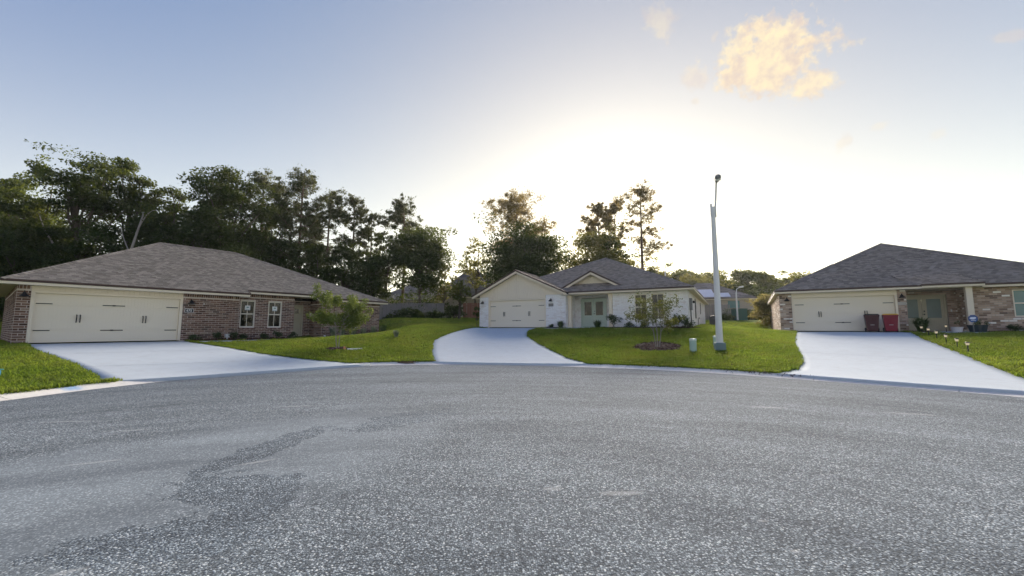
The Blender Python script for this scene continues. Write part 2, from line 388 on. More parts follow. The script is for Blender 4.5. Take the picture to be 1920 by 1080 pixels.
a = Mat('lawn_soil_and_thatch')
c = a.mix(a.noise(6, 6, .7), (.09, .13, .018), (.17, .225, .035)); c = a.mix(a.ramp(a.noise(1.1, 6, .7), [(.56, (0, 0, 0)), (.72, (1, 1, 1))]), c, (.10, .075, .032))
a.col(c).rough(1).bump(a.noise(30, 5, .7), .05, .8); a.b.inputs['Specular IOR Level'].default_value = .1
M['soil'] = a.m
lawn = np_mesh('lawn', np.c_[flat, Z], F[:, ::-1], a.m, smooth=True); tag(lawn, 'mown green lawns sloping up from the kerb round the houses', kind='structure')
# road
a = Mat('asphalt'); o = a.obj()
v1 = a.vor(66); v2 = a.vor(170)
st = a.ramp(a.math('MULTIPLY', v1.outputs['Distance'], 1.3), [(.0, (1, 1, 1)), (.75, (0, 0, 0))])
sc = a.n('ShaderNodeSeparateColor'); a.l(v1.outputs['Color'], sc.inputs[0])
stone = a.ramp(sc.outputs[0], [(0, (.035, .042, .047)), (.3, (.115, .133, .142)), (.6, (.245, .28, .295)), (.82, (.42, .465, .48)), (.94, (.70, .74, .74)), (1, (.85, .85, .80))])
sc2 = a.n('ShaderNodeSeparateColor'); a.l(v2.outputs['Color'], sc2.inputs[0])
fine = a.ramp(sc2.outputs[1], [(0, (.08, .093, .10)), (.5, (.23, .26, .275)), (1, (.47, .515, .53))])
coarse = a.mix(a.ramp(v1.outputs['Distance'], [(.38, (0, 0, 0)), (.72, (1, 1, 1))]), stone, (.04, .044, .048))
coarse = a.mix(.25, coarse, fine)
# worn / rolled smoother strips and patches against open coarse aggregate
smooth_ = a.mix(a.noise(60, 5, .7), (.19, .214, .226), (.31, .342, .355))
def blob(x, y, rx, ry, rot, soft=.35, amp=.55, sc_=2.2):
    m = a.scaled(a.scaled(o, (1, 1, 1), (-x, -y, 0)), (1/rx, 1/ry, 1), rot=(0, 0, -rot)) if False else None
    mp = a.n('ShaderNodeMapping', vector_type='TEXTURE'); mp.inputs['Location'].default_value = (x, y, 0); mp.inputs['Rotation'].default_value = (0, 0, rot); mp.inputs['Scale'].default_value = (rx, ry, 1); a.l(o, mp.inputs[0])
    ln = a.n('ShaderNodeVectorMath', operation='LENGTH'); a.l(mp.outputs[0], ln.inputs[0])
    f = a.math('ADD', ln.outputs['Value'], a.math('MULTIPLY', a.math('SUBTRACT', a.noise(sc_, 5, .65), .5), amp*2))
    return a.ramp(f, [(1-soft*.5, (1, 1, 1)), (1+soft*.5, (0, 0, 0))]) if soft < 1.2 else a.ramp(a.math('MULTIPLY', f, .5), [(.2, (1, 1, 1)), (.75, (0, 0, 0))])
worn = blob(-3.4, 5.2, 2.3, 3.6, -.35, .9, .5, 1.1)
worn = a.mix(1.0, worn, blob(-4.6, 3.9, 1.5, 2.4, .5, .8, .5), 'LIGHTEN')
rough1 = blob(-2.75, 4.1, .75, .42, -.35, .3, .95, 3.2); rough2 = blob(-2.55, 3.15, .75, .34, .25, .3, .95, 3.2); rough3 = blob(-3.2, 5.5, .30, 1.25, -.2, .3, .8, 3); rough4 = blob(-1.9, 7.1, .55, 1.2, -.75, .6, .8, 2.6); rough5 = blob(-2.3, 3.75, .30, .75, .1, .3, .9, 3)
rough4 = a.mix(1.0, rough4, rough5, 'LIGHTEN')
rgh = a.mix(1.0, a.mix(1.0, rough1, rough2, 'LIGHTEN'), a.mix(1.0, rough3, rough4, 'LIGHTEN'), 'LIGHTEN')
wf = a.math('SUBTRACT', worn, a.math('MULTIPLY', rgh, 1.0), True)
c = a.mix(a.math('MULTIPLY', wf, .7), coarse, a.mix(.25, smooth_, coarse))
c = a.mix(a.math('MULTIPLY', rgh, .35), c, a.mix(1.0, c, (.62, .68, .76), 'MULTIPLY'))
c = a.mix(.5, c, a.mix(a.noise(.55, 6, .62, dist=.4), (.30, .30, .30), (.68, .68, .68)), 'OVERLAY')
sx = a.n('ShaderNodeSeparateXYZ'); a.l(o, sx.inputs[0]); rx_ = a.math('SUBTRACT', sx.outputs[0], -.6); ry_ = a.math('SUBTRACT', sx.outputs[1], -3.0)
rad_ = a.math('SQRT', a.math('ADD', a.math('MULTIPLY', rx_, rx_), a.math('MULTIPLY', ry_, ry_))); ang_ = a.math('ARCTAN2', rx_, ry_)
cx = a.n('ShaderNodeCombineXYZ'); a.l(a.math('MULTIPLY', rad_, 1.1), cx.inputs[0]); a.l(a.math('MULTIPLY', ang_, 2.2), cx.inputs[1])
arc = a.noise(1.0, 6, .68, cx.outputs[0])
c = a.mix(.75, c, a.ramp(arc, [(.30, (.26, .265, .28)), (.5, (.50, .50, .50)), (.70, (.70, .70, .69))]), 'OVERLAY')
c = a.mix(a.math('MULTIPLY', a.ramp(a.noise(2.2, 7, .75), [(.60, (0, 0, 0)), (.74, (1, 1, 1))]), .35), c, (.46, .48, .52))
for (x, y, rx, ry, rot) in ((5.1, 8.2, .42, .10, -.2), (7.4, 7.6, .5, .07, -.35), (2.0, 3.0, .05, .03, 0), (2.05, 3.45, .05, .025, 0), (-4.9, 4.9, .35, .035, .45), (-5.9, 6.4, .4, .04, .3), (-7.6, 7.0, .5, .05, .1), (-3.0, 4.9, .22, .045, .6), (-2.9, 2.75, .14, .03, .6), (.4, 4.1, .12, .06, 0), (1.05, 4.0, .3, .07, .1), (-4.4, 8.3, .5, .05, .2)):
    c = a.mix(a.math('MULTIPLY', blob(x, y, rx, ry, rot, 1.0, .9, 9), .30), c, (.62, .61, .57))
c = a.mix(1.0, c, (.84, .85, .85), 'MULTIPLY')
a.col(c).rough(.93)
hh = a.math('ADD', a.math('MULTIPLY', v1.outputs['Distance'], -1.0), a.math('MULTIPLY', a.noise(150, 3), .3))
hh = a.math('MULTIPLY', hh, a.math('SUBTRACT', 1.0, a.math('MULTIPLY', wf, .88)))
a.bump(hh, .007, .7); a.b.inputs['Specular IOR Level'].default_value = .18
M['asphalt'] = a.m
V = []; Fr = []
half = len(CURB)
cl = CURB; nR = 10
cent = np.array((0., 4.))
for i, p in enumerate(cl):
    mid = np.array((0.2, min(p[1], 4.0)) if p[1] < 4 else (0.2, 4.0))
    for j in range(nR+1):
        q = mid + (p-mid)*j/nR; V.append((q[0], q[1], .0 + .03*(1-(j/nR)**2)))
V = np.array(V); ii = np.arange(len(cl)*(nR+1)).reshape(len(cl), nR+1)
Fr = np.stack([ii[:-1, :-1], ii[:-1, 1:], ii[1:, 1:], ii[1:, :-1]], -1).reshape(-1, 4)
V[:, 2] = np.where(V[:, 1] < 3.99, .03*(1-np.clip(np.abs(V[:, 0]-.2)/5, 0, 1)**2)*0 + V[:, 2], V[:, 2])
road = np_mesh('road', V, Fr[:, ::-1], M['asphalt'], smooth=True); tag(road, 'grey coarse asphalt turning circle of the street', kind='structure')
# kerb in cast lengths with open joints
a = Mat('kerb_concrete'); c = a.mix(a.noise(2.2, 6, .7), (.68, .63, .55), (.87, .81, .71)); c = a.mix(a.math('MULTIPLY', a.ramp(a.noise(9, 6, .75), [(.5, (0, 0, 0)), (.68, (1, 1, 1))]), .35), c, (.36, .33, .28))
geo = a.n('ShaderNodeNewGeometry').outputs['Position']
mp = a.n('ShaderNodeVectorMath', operation='DISTANCE'); a.l(geo, mp.inputs[0]); mp.inputs[1].default_value = (-11.35, 10.5, .06)
c = a.mix(a.math('MULTIPLY', a.ramp(a.math('ADD', mp.outputs['Value'], a.math('MULTIPLY', a.noise(14, 4), .25)), [(.2, (1, 1, 1)), (.42, (0, 0, 0))]), .75), c, (.16, .36, .62))
a.col(c).rough(.92).bump(a.noise(60, 5, .7), .006, .5); M['kerb'] = a.m
kerb = bpy.data.objects.new('kerb', None); link(kerb); tag(kerb, 'low rolled concrete kerb round the turning circle', kind='structure')
prof = [(-.02, -.05), (-.02, .006), (.08, .016), (.19, .04), (.31, .074), (.41, .098), (CW, .106), (CW, -.1)]
joints = [i for i in range(0, len(CURB), 10)]
def nearest(px_, py_): return int(np.argmin(np.hypot(CURB[:, 0]-px_, CURB[:, 1]-py_)))
for s0, s1 in zip(joints[:-1], joints[1:]):
    mid = CURB[(s0+s1)//2]
    if mid[1] < -14: continue
    mb = MB(); rows = []
    for i in range(s0, s1+1):
        p, nn = CURB[i].copy(), CN[i]
        if i in (s0, s1):
            tt = CURB[min(i+1, len(CURB)-1)]-CURB[max(i-1, 0)]; tt /= np.linalg.norm(tt); p = p + tt*(.009 if i == s0 else -.009)
        base = len(mb.v)
        for (o_, z_) in prof: mb.v.append((p[0]+nn[0]*o_, p[1]+nn[1]*o_, z_))
        rows.append(base)
    for r0, r1 in zip(rows[:-1], rows[1:]):
        for k in range(len(prof)-1): mb.f.append([r0+k, r1+k, r1+k+1, r0+k+1]); mb.t.append(0)
    n = len(prof)
    mb.f.append([rows[0]+k for k in range(n)]); mb.f.append([rows[-1]+k for k in range(n)][::-1]); mb.t += [0, 0]
    mb.build('kerb_section', M['kerb'], kerb)
# concrete drives and walks draped on the slope
a = Mat('new_concrete'); geo = a.n('ShaderNodeNewGeometry').outputs['Position']
c = a.mix(a.noise(.8, 6, .65, geo), (.49, .535, .53), (.65, .69, .68)); c = a.mix(a.math('MULTIPLY', a.noise(26, 5, .7, geo), .35), c, (.48, .49, .49))
c = a.mix(a.math('MULTIPLY', a.ramp(a.noise(3.3, 5, .7, geo), [(.5, (0, 0, 0)), (.75, (1, 1, 1))]), .4), c, (.44, .43, .40))
a.col(c).rough(.85).bump(a.math('ADD', a.noise(90, 3, .6, geo), a.noise(6, 3, .6, geo)), .004, .4); M['concrete'] = a.m
M['joint'] = plain('joint_felt', (.16, .155, .145), .95, var=.4, scale=6)
def slab(d, name, label, lift, nb, joints=()):
    l = resample(np.array(d['l'], float), .25)[:, :2]; r = np.array(d['r'], float)
    n = len(resample(catmull(d['l'], 8), .25)); 
    def even(P): 
        c = catmull(P, 10); s = np.r_[0, np.cumsum(np.hypot(*np.diff(c, axis=0).T))]; t = np.linspace(0, s[-1], n); return np.stack([np.interp(t, s, c[:, 0]), np.interp(t, s, c[:, 1])], 1)
    l, r = even(d['l']), even(d['r'])
    cuts = [0] + [int(n*j) for j in joints] + [n-1]
    for c0, c1 in zip(cuts[:-1], cuts[1:]):
        mb = MB(); Vx = []
        L_, R_ = l[c0:c1+1].copy(), r[c0:c1+1].copy()
        if c0 > 0: L_[0] += (l[c0+1]-l[c0])/np.linalg.norm(l[c0+1]-l[c0])*.012; R_[0] += (r[c0+1]-r[c0])/np.linalg.norm(r[c0+1]-r[c0])*.012
        m = len(L_); t = np.linspace(0, 1, nb+1)
        P = L_[:, None]*(1-t[None, :, None]) + R_[:, None]*t[None, :, None]
        z = T(P.reshape(-1, 2)).reshape(m, nb+1) + lift
        z = np.minimum(z, HOUSES[d['k']][3]-.012)
        if lift < .03 and c0 == 0: z[0] = .102; z[1] = np.minimum(z[1], .13)
        top = np.concatenate([P, z[..., None]], -1).reshape(-1, 3); ii = np.arange(m*(nb+1)).reshape(m, nb+1)
        Fq = [np.stack([ii[:-1, :-1], ii[:-1, 1:], ii[1:, 1:], ii[1:, :-1]], -1).reshape(-1, 4)]
        bot = top.copy(); bot[:, 2] -= .16; k = len(top)
        def skirt(e): return np.stack([e[:-1], e[1:], e[1:]+k, e[:-1]+k], -1)
        for e in (ii[:, 0], ii[::-1, -1], ii[::-1, 0]*0+0): 
            if e.ndim == 1 and len(set(e.tolist())) > 1: Fq.append(skirt(e))
        Fq.append(skirt(ii[0, ::-1])); Fq.append(skirt(ii[-1, :]))
        Fa = np.concatenate(Fq)
        o_ = np_mesh(name, np.concatenate([top, bot]), Fa, M['concrete'], None, smooth=False); tag(o_, label, kind='structure')
        for ji, fr_ in enumerate((.3, .6) if nb > 8 else ()):
            k_ = int(m*fr_); q = MB(); dd = (P[k_+1]-P[k_-1]); dd = dd/np.linalg.norm(dd, axis=1)[:, None]*.012
            for j_ in range(nb): a0, a1 = P[k_, j_], P[k_, j_+1]; e0, e1 = dd[j_], dd[j_+1]; q.poly([(a0[0]-e0[0], a0[1]-e0[1], z[k_, j_]+.004), (a1[0]-e1[0], a1[1]-e1[1], z[k_, j_+1]+.004), (a1[0]+e1[0], a1[1]+e1[1], z[k_, j_+1]+.004), (a0[0]+e0[0], a0[1]+e0[1], z[k_, j_]+.004)])
            q.build('expansion_joint', M['joint'], o_)
slab(DRIVES[0], 'driveway', 'pale concrete driveway fanning out from the left red brick garage', .012, 14)
slab(DRIVES[1], 'driveway', 'curving pale concrete driveway of the white brick house', .012, 14)
slab(DRIVES[2], 'driveway', 'wide pale concrete driveway on the right with two bins at its top', .012, 14)
slab(WALKS[0], 'walkway', 'narrow concrete path along the front of the red brick house', .035, 4)
slab(WALKS[1], 'walkway', 'concrete path to the sage double doors of the white house', .035, 4)
slab(WALKS[2], 'walkway', 'curved concrete path to the porch of the tan brick house', .035, 4)

# ------------------------------------------------------------------ house kit
def wpos(root, p):
    m = Matrix.Translation(root.location) @ Matrix.Rotation(root.rotation_euler.z, 4, 'Z'); return m @ Vector(p)
class House:
    def __init__(s, k, name, label, loc=None, yaw=None):
        if k is not None: X, Y, a_, z = HOUSES[k]
        else: X, Y, z = loc; a_ = yaw
        s.root = empty(name, label, 'house', (X, Y, z), a_); s.bricks = []; s.tabs = []; s.core = MB(); s.roof = MB(); s.k = k
    def wall(s, A, B, w0, w1, openings=(), bl=.31, bh=.105, soldier=True, brick=True, th=.18, base=-.55):
        """brick faced wall from A to B (u, v), its face to the right when walking A -> B is outward = rotated -90"""
        A, B = Vector((*A, 0)), Vector((*B, 0)); Lw = (B-A).length; t = (B-A)/Lw; n = Vector((t.y, -t.x, 0))
        xs = sorted({0, Lw, *[max(0, min(Lw, q)) for o in openings for q in o[:2]]}); zs = sorted({base, w1, *[q for o in openings for q in o[2:]]})
        def hole(a, b, c, d): return any(o[0]-1e-4 <= a and b <= o[1]+1e-4 and o[2]-1e-4 <= c and d <= o[3]+1e-4 for o in openings)
        for a, b in zip(xs[:-1], xs[1:]):
            run = None
            for c, d in zip(zs[:-1], zs[1:]):
                if hole(a, b, c, d): continue
                a_, b_ = (a+.004 if a == 0 else a), (b-.004 if b == Lw else b); q = [A+t*a_, A+t*b_, A+t*b_-n*th, A+t*a_-n*th]; i = len(s.core.v)
                s.core.v += [(p.x, p.y, c) for p in q] + [(p.x, p.y, d) for p in q]
                for f in ((0,1,2,3),(7,6,5,4),(0,4,5,1),(1,5,6,2),(2,6,7,3),(3,7,4,0)): s.core.f.append([i+k for k in f]); s.core.t.append(0)
        if not brick: return
        rows = []; z = w0
        top = w1 - (.205 if soldier else 0)
        while z + bh*.6 < top:
            rows.append((z, min(z+bh, top), bl)); z += bh
        if soldier: rows.append((top, w1, .1))
        for r, (z0, z1, L_) in enumerate(rows):
            ivs = [(0, Lw)]
            for o in openings:
                if o[2] < z1-.02 and o[3] > z0+.02:
                    nv = []
                    for a, b in ivs:
                        if o[1] <= a or o[0] >= b: nv.append((a, b)); continue
                        if o[0] > a: nv.append((a, o[0]))
                        if o[1] < b: nv.append((o[1], b))
                    ivs = nv
            off = 0 if r % 2 == 0 else L_/2
            for a, b in ivs:
                k = math.floor((a-off)/L_)
                while True:
                    x0 = off+k*L_; x1 = x0+L_; k += 1
                    if x0 >= b: break
                    c0, c1 = max(a, x0), min(b, x1)
                    if c1-c0 < .04: continue
                    full = (c1-c0 > L_-1e-4) and (z1-z0 > bh-1e-4) and L_ == bl
                    s.bricks.append((A, t, n, c0+.010, c1-.010, z0+.010, z1-.010, full, bl, bh))
    def finish_walls(s, mort, mass, single, nsing):
        wall = s.core.build('wall', mort, s.root)
        dist = [(wpos(s.root, A+t*(a+b)/2+Vector((0, 0, z0)))-Vector((0, 0, CAMZ))).length if full else 1e9 for (A, t, n, a, b, z0, z1, full, bl, bh) in s.bricks]
        order = sorted(range(len(dist)), key=lambda i: dist[i]); sing = {i for i in order[:nsing] if dist[i] < 1e8}
        mb = MB(); me = None
        for i, (A, t, n, a, b, z0, z1, full, bl, bh) in enumerate(s.bricks):
            pr = .007+random.random()*.007; jz = random.uniform(-.0025, .0025)
            if i in sing:
                if me is None:
                    q = MB(); q.box(-(b-a)/2, (b-a)/2, -.014, 0, -(z1-z0)/2, (z1-z0)/2); bo = q.build('brick', single, wall); me = bo.data
                else: bo = bpy.data.objects.new('brick', me); link(bo, wall)
                p = A+t*(a+b)/2+n*pr*0; bo.location = (p.x+n.x*(pr-.007), p.y+n.y*(pr-.007), (z0+z1)/2+jz); bo.rotation_euler = (0, 0, math.atan2(t.y, t.x))
                continue
            mb.tint = random.random(); P = [A+t*a, A+t*b]; o = n*pr
            z0 += jz; z1 += jz; v = len(mb.v)
            for p in P: 
                for zz in (z0, z1): mb.v.append((p.x, p.y, zz)); mb.v.append((p.x+o.x, p.y+o.y, zz))
            # order per end: (in z0),(out z0),(in z1),(out z1)
            for f in ((1,5,7,3),(0,4,5,1),(2,3,7,6),(0,1,3,2),(4,6,7,5)): mb.f.append([v+k for k in f]); mb.t.append(mb.tint)
        mb.build('brick_courses', mass, wall, kind='stuff'); s.wallo = wall
    def face(s, poly, ex=.135, tab=.22, shingle=True):
        P = [Vector(p) for p in poly]; n = Vector((0, 0, 0))
        for i in range(len(P)): n += P[i].cross(P[(i+1) % len(P)])
        n.normalize()
        if n.z < 0: n = -n; P = P[::-1]
        e = Vector((0, 0, 1)).cross(n).normalized(); sl = n.cross(e)
        s.roof.poly([p-n*.012 for p in P])
        if not shingle: return
        o = P[0]; q = [((p-o).dot(e), (p-o).dot(sl)) for p in P]
        y0 = min(b for a, b in q); y1 = max(b for a, b in q); r = 0; y = y0
        while y < y1-.02:
            ym = y+ex*.45; xs = []
            for (a0, b0), (a1, b1) in zip(q, q[1:]+q[:1]):
                if (b0 > ym) != (b1 > ym): xs.append(a0+(a1-a0)*(ym-b0)/(b1-b0))
            xs.sort(); off = (r*.37+random.random()*.05) % 1*tab
            for a, b in zip(xs[::2], xs[1::2]):
                k = math.floor((a-off)/tab)
                while True:
                    x0 = off+k*tab; k += 1
                    if x0 >= b: break
                    c0, c1 = max(a, x0), min(b, x0+tab)
                    if c1-c0 < .03: continue
                    s.tabs.append((o+sl*y, e, sl, n, c0, c1, min(ex, y1-y), c1-c0 > tab-1e-4))
            y += ex; r += 1
    def finish_roof(s, mass, single, nsing):
        roof = s.roof.build('roof', M['deck'], s.root); s.roofo = roof
        cw = Vector((0, 0, CAMZ))
        dist = [(wpos(s.root, o+e*(a+b)/2)-cw).length if full else 1e9 for (o, e, sl, n, a, b, ex, full) in s.tabs]
        rn = Matrix.Rotation(s.root.rotation_euler.z, 3, 'Z')
        dist = [d_ if (rn @ t[3]).dot((cw-wpos(s.root, t[0]+t[1]*t[4]))) > 0 else 1e9 for d_, t in zip(dist, s.tabs)]
        order = sorted(range(len(dist)), key=lambda i: dist[i]); sing = {i for i in order[:nsing] if dist[i] < 1e8}
        mb = MB(); me = None
        def tabgeo(m, f, w, ex, tb):
            v = len(m.v); m.v += [f(0.003, 0, 0), f(w-.003, 0, 0), f(0.003, 0, tb), f(w-.003, 0, tb), f(0.003, ex+.01, .003), f(w-.003, ex+.01, .003)]
            for q in ((0,1,3,2),(2,3,5,4),(0,2,4),(1,5,3)): m.f.append([v+k for k in q]); m.t.append(m.tint)
        for i, (o, e, sl, n, a, b, ex, full) in enumerate(s.tabs):
            if i in sing:
                if me is None:
                    q = MB(); tabgeo(q, lambda x, y, z: (x, y, z), b-a, ex, .014); so = q.build('shingle', single, roof); me = so.data
                else: so = bpy.data.objects.new('shingle', me); link(so, roof)
                p = o+e*a; m = Matrix((e, sl, n)).transposed().to_4x4(); m.translation = p; so.matrix_local = m; continue
            mb.tint = random.random(); tb = .010+random.random()*.012
            tabgeo(mb, lambda x, y, z: tuple(o+e*(a+x)+sl*y+n*z), b-a, ex, tb)
        mb.build('shingle_courses', mass, roof, kind='stuff')
    def caps(s, lines, m):
        mb = MB()
        for A, B in lines:
            A, B = Vector(A), Vector(B); k = max(2, int((B-A).length/.2)); d = (B-A)/k; sd = d.cross(Vector((0, 0, 1))).normalized(); u = sd.cross(d).normalized()
            u = u if u.z > 0 else -u
            for i in range(k):
                p, q = A+d*i, A+d*(i+1.15); mb.tint = random.random(); v = len(mb.v); h0, h1 = .045, .028
                for c, hh in ((p, h0), (q, h1)): mb.v += [tuple(c+sd*.15+u*(hh-.075)), tuple(c+u*hh), tuple(c-sd*.15+u*(hh-.075))]
                for f in ((0,1,4,3),(1,2,5,4),(0,2,1)): mb.f.append([v+j for j in f]); mb.t.append(mb.tint)
        mb.build('ridge_cap', m, s.roofo, kind='stuff')
    def eaves(s, pts, fas=.11, drop=0.0, closed=False, over=.02):
        """fascia board with a dark metal drip edge along eave points (given at roof-top level)"""
        f = MB(); dr = MB()
        for A, B in zip(pts[:-1], pts[1:]):
            A, B = Vector(A), Vector(B); d = (B-A).normalized(); n = Vector((d.y, -d.x, 0)).normalized()
            a0 = A+n*.012+Vector((0, 0, -.095-fas/2-.02)); b0 = B+n*.012+Vector((0, 0, -.095-fas/2-.02))
            f.bar(a0+Vector((0, 0, .03)), b0+Vector((0, 0, .03)), .025, fas)
            dr.bar(A+n*.035+Vector((0, 0, -.04)), B+n*.035+Vector((0, 0, -.04)), .03, .105)
        f.build('fascia', M['cream'], s.root); dr.build('drip_edge', M['drip'], s.root)
    def part(s, mb, name, m, parent=None, **k): return mb.build(name, m, parent or s.root, **k)
    def garage_door(s, u0, v=0.0, wd=4.88, ht=2.13):
        fr = MB()          # trim round the opening
        for a, b, c, d in ((u0-.11, u0, 0, ht+.1), (u0+wd, u0+wd+.11, 0, ht+.1), (u0, u0+wd, ht, ht+.1)): fr.box(a, b, v-.025, v+.16, c, d)
        s.part(fr, 'door_trim', M['cream'])
        door = MB(); door.box(u0, u0+wd, v+.135, v+.17, 0.012, ht); D_ = s.part(door, 'garage_door', M['cream_door'])
        hs = ht/4
        for r in range(4):
            m = MB(); z0, z1 = r*hs+.016+(.0 if r else .0), (r+1)*hs-.006
            m.box(u0+.006, u0+wd-.006, v+.112, v+.1345, z0, z1)
            n = 40; pw = (wd-.16)/n
            for i in range(n):
                x = u0+.08+i*pw; m.box(x+.008, x+pw-.008, v+.106, v+.1115, z0+.05, z1-.05)
            s.part(m, 'door_panel', M['cream_door'], D_)
        for zz in (ht*.79, ht*.25):
            for a, b in ((.05, .52), (wd/2-.38, wd/2+.38), (wd-.52, wd-.05)):
                m = MB(); m.bar((u0+a, v+.098, zz), (u0+b, v+.098, zz), .014, .036); c = (a+b)/2
                if b-a > .6: m.box(u0+c-.05, u0+c+.05, v+.09, v+.097, zz-.03, zz+.03)
                s.part(m, 'hinge_strap', M['black'], D_)
        for uc in (wd*.272, wd*.728):
            for sd in (-.055, .055):
                m = MB(); x = u0+uc+sd; m.tube([(x, v+.10, ht*.42), (x, v+.055, ht*.44), (x, v+.05, ht*.5), (x, v+.055, ht*.555), (x, v+.10, ht*.575)], [.022, .017, .02, .017, .022], 6)
                s.part(m, 'pull_handle', M['black'], D_)
    def window(s, u0, u1, w0, w1, v, sticker=None, glass='glass', sill=True, axis=None):
        fr = MB(); t = .055
        for a, b, c, d in ((u0, u0+t, w0, w1), (u1-t, u1, w0, w1), (u0+t, u1-t, w1-t, w1), (u0+t, u1-t, w0, w0+t)): fr.box(a, b, v-.02, v+.09, c, d)
        W = s.part(fr, 'window', M['white_vinyl']); m = (w0+w1)/2
        q = MB(); q.box(u0+t, u1-t, v+.02, v+.075, m-.03, m+.03); s.part(q, 'meeting_rail', M['white_vinyl'], W)
        for c, d, y in ((w0+t, m-.03, .045), (m+.03, w1-t, .03)):
            q = MB(); q.box(u0+t, u1-t, v+y+.012, v+y+.02, c, d); s.part(q, 'pane', M[glass], W)
            q = MB(); uc = (u0+u1)/2; q.box(uc-.013, uc+.013, v+y-.005, v+y+.011, c, d); s.part(q, 'muntin', M['white_vinyl'], W)
        if sticker:
            uc = (u0+u1)/2; q = MB(); z = m+.03+(w1-m)*.25; q.box(uc-.14, uc+.14, v+.008, v+.011, z, z+.27); S_ = s.part(q, 'sticker', M['white'], W)
            q = MB(); q.box(uc-.06, uc+.06, v+.004, v+.0075, z+.14, z+.19); q.box(uc-.11, uc+.11, v+.004, v+.0075, z+.03, z+.045); s.part(q, 'sticker_print', M['sticker_green'], W)
        return W
    def lamp(s, u, w_, v, side=1):
        m = MB(); m.lathe([(.05, 0), (.05, .025)], 10); o = s.part(m, 'wall_lamp', M['black']); o.location = (u, v-.003, w_+.06); o.rotation_euler = (R(90), 0, 0)
        m = MB(); m.tube([(u, v-.02, w_+.06), (u, v-.09, w_+.16), (u, v-.17, w_+.17), (u, v-.2, w_+.10)], .016, 6); a_ = s.part(m, 'arm', M['black']); a_.parent = o; a_.matrix_parent_inverse = o.matrix_basis.inverted()
        m = MB(); m.lathe([(.155, -.10), (.15, -.075), (.06, .03), (.04, .08), (.0, .085)], 14, (u, v-.2, w_+.02)); a_ = s.part(m, 'shade', M['black']); a_.parent = o; a_.matrix_parent_inverse = o.matrix_basis.inverted()
    def plaque(s, u, w_, v, txt, c0, c1, wd=.36, ht=.18):
        m = MB(); m.box(u-wd/2, u+wd/2, v-.02, v-.002, w_-ht/2, w_+ht/2); o = s.part(m, 'number_plaque', c0)
        m = MB()
        for a, b, c, d in ((u-wd/2-.025, u-wd/2, w_-ht/2-.025, w_+ht/2+.025), (u+wd/2, u+wd/2+.025, w_-ht/2-.025, w_+ht/2+.025), (u-wd/2, u+wd/2, w_+ht/2, w_+ht/2+.025), (u-wd/2, u+wd/2, w_-ht/2-.025, w_-ht/2)): m.box(a, b, v-.028, v-.002, c, d)
        s.part(m, 'plaque_border', c1, o)
        if txt:
            cu = bpy.data.curves.new('house_number', 'FONT'); cu.body = txt; cu.size = ht*.95; cu.align_x = 'CENTER'; cu.align_y = 'CENTER'; cu.extrude = .003; cu.offset = .003
            t0_ = bpy.data.objects.new('house_number', cu); col.objects.link(t0_); bpy.context.view_layer.update(); me_ = bpy.data.meshes.new_from_object(t0_.evaluated_get(bpy.context.evaluated_depsgraph_get())); bpy.data.objects.remove(t0_); t = bpy.data.objects.new('house_number', me_); link(t, o); t.location = (u, v-.024, w_); t.rotation_euler = (R(90), 0, 0); me_.materials.clear(); me_.materials.append(M['white'])
    def siding(s, poly, v, m, step=.2):
        """vertical board and batten on a polygon (u, w) standing at v"""
        q = MB(); q.poly([(a, v, b) for a, b in poly]); S_ = s.part(q, 'gable_siding', m)
        us = [a for a, b in poly]; u = min(us)+step*.5
        while u < max(us):
            ws = []
            for (a0, b0), (a1, b1) in zip(poly, poly[1:]+poly[:1]):
                if (a0 > u) != (a1 > u): ws.append(b0+(b1-b0)*(u-a0)/(a1-a0))
            if len(ws) >= 2 and max(ws)-min(ws) > .06:
                b = MB(); b.box(u-step*.42, u+step*.42, v-.034, v-.002, min(ws)+.01, max(ws)-.03); s.part(b, 'batten', m, S_)
            u += step
M['sticker_green'] = plain('sticker_print', (.03, .16, .13), .5)
M['plaque_grey'] = plain('grey_stone_plaque', (.22, .22, .215), .7)
M['plaque_stone'] = plain('cast_stone', (.55, .52, .49), .8)
M['plaque_tan'] = plain('tan_stone_plaque', (.46, .43, .38), .8)
# ================================================================== red brick house, left
h = House(0, 'brick_house', 'low dark red brick house with weathered grey hip roof, number 675 beside its garage')
DW, DH = 4.88, 2.13
WT = 2.47
h.wall((-.5, 0), (7.57, 0), 0, WT, [(.5-.11, .5+DW+.11, -.55, WT)])
h.wall((7.57, 0), (7.57, .4), 0, WT)
wz0, wz1 = .69, 2.25
h.wall((7.57, .4), (10.82, .4), 0, WT+.2, [(7.78-7.57, 8.55-7.57, wz0, wz1), (9.28-7.57, 10.05-7.57, wz0, wz1)])
h.wall((10.82, .4), (10.82, 1.6), 0, WT)
h.wall((10.82, 1.6), (12.45, 1.6), 0, WT, [(.06, 1.14, 0, 2.2)], soldier=False)
h.wall((12.45, 1.6), (12.45, 0), 0, WT)
h.wall((12.45, 0), (16.9, 0), 0, WT, [(14.35-12.45, 15.1-12.45, .66, 2.2)])
h.wall((-.5, 11), (-.5, 0), 0, WT)
h.wall((16.9, 0), (16.9, 11), 0, WT)
h.wall((16.9, 11), (-.5, 11), 0, WT, brick=False)
h.finish_walls(M['mortar_red'], M['brick_red'], M['brick_red_1'], 300)
E0 = 2.62; S0 = .541
def rp(u, v): return (u, v, E0+S0*(v+.45))
LP = (4.97, 5.5, E0+S0*5.95); RP = (9.0, 5.5, E0+S0*5.95)
h.face([rp(-.96, -.45), rp(7.92, -.45), rp(7.92, -.05), rp(12.0, -.05), rp(12.0, -.45), rp(17.3, -.45), RP, LP])
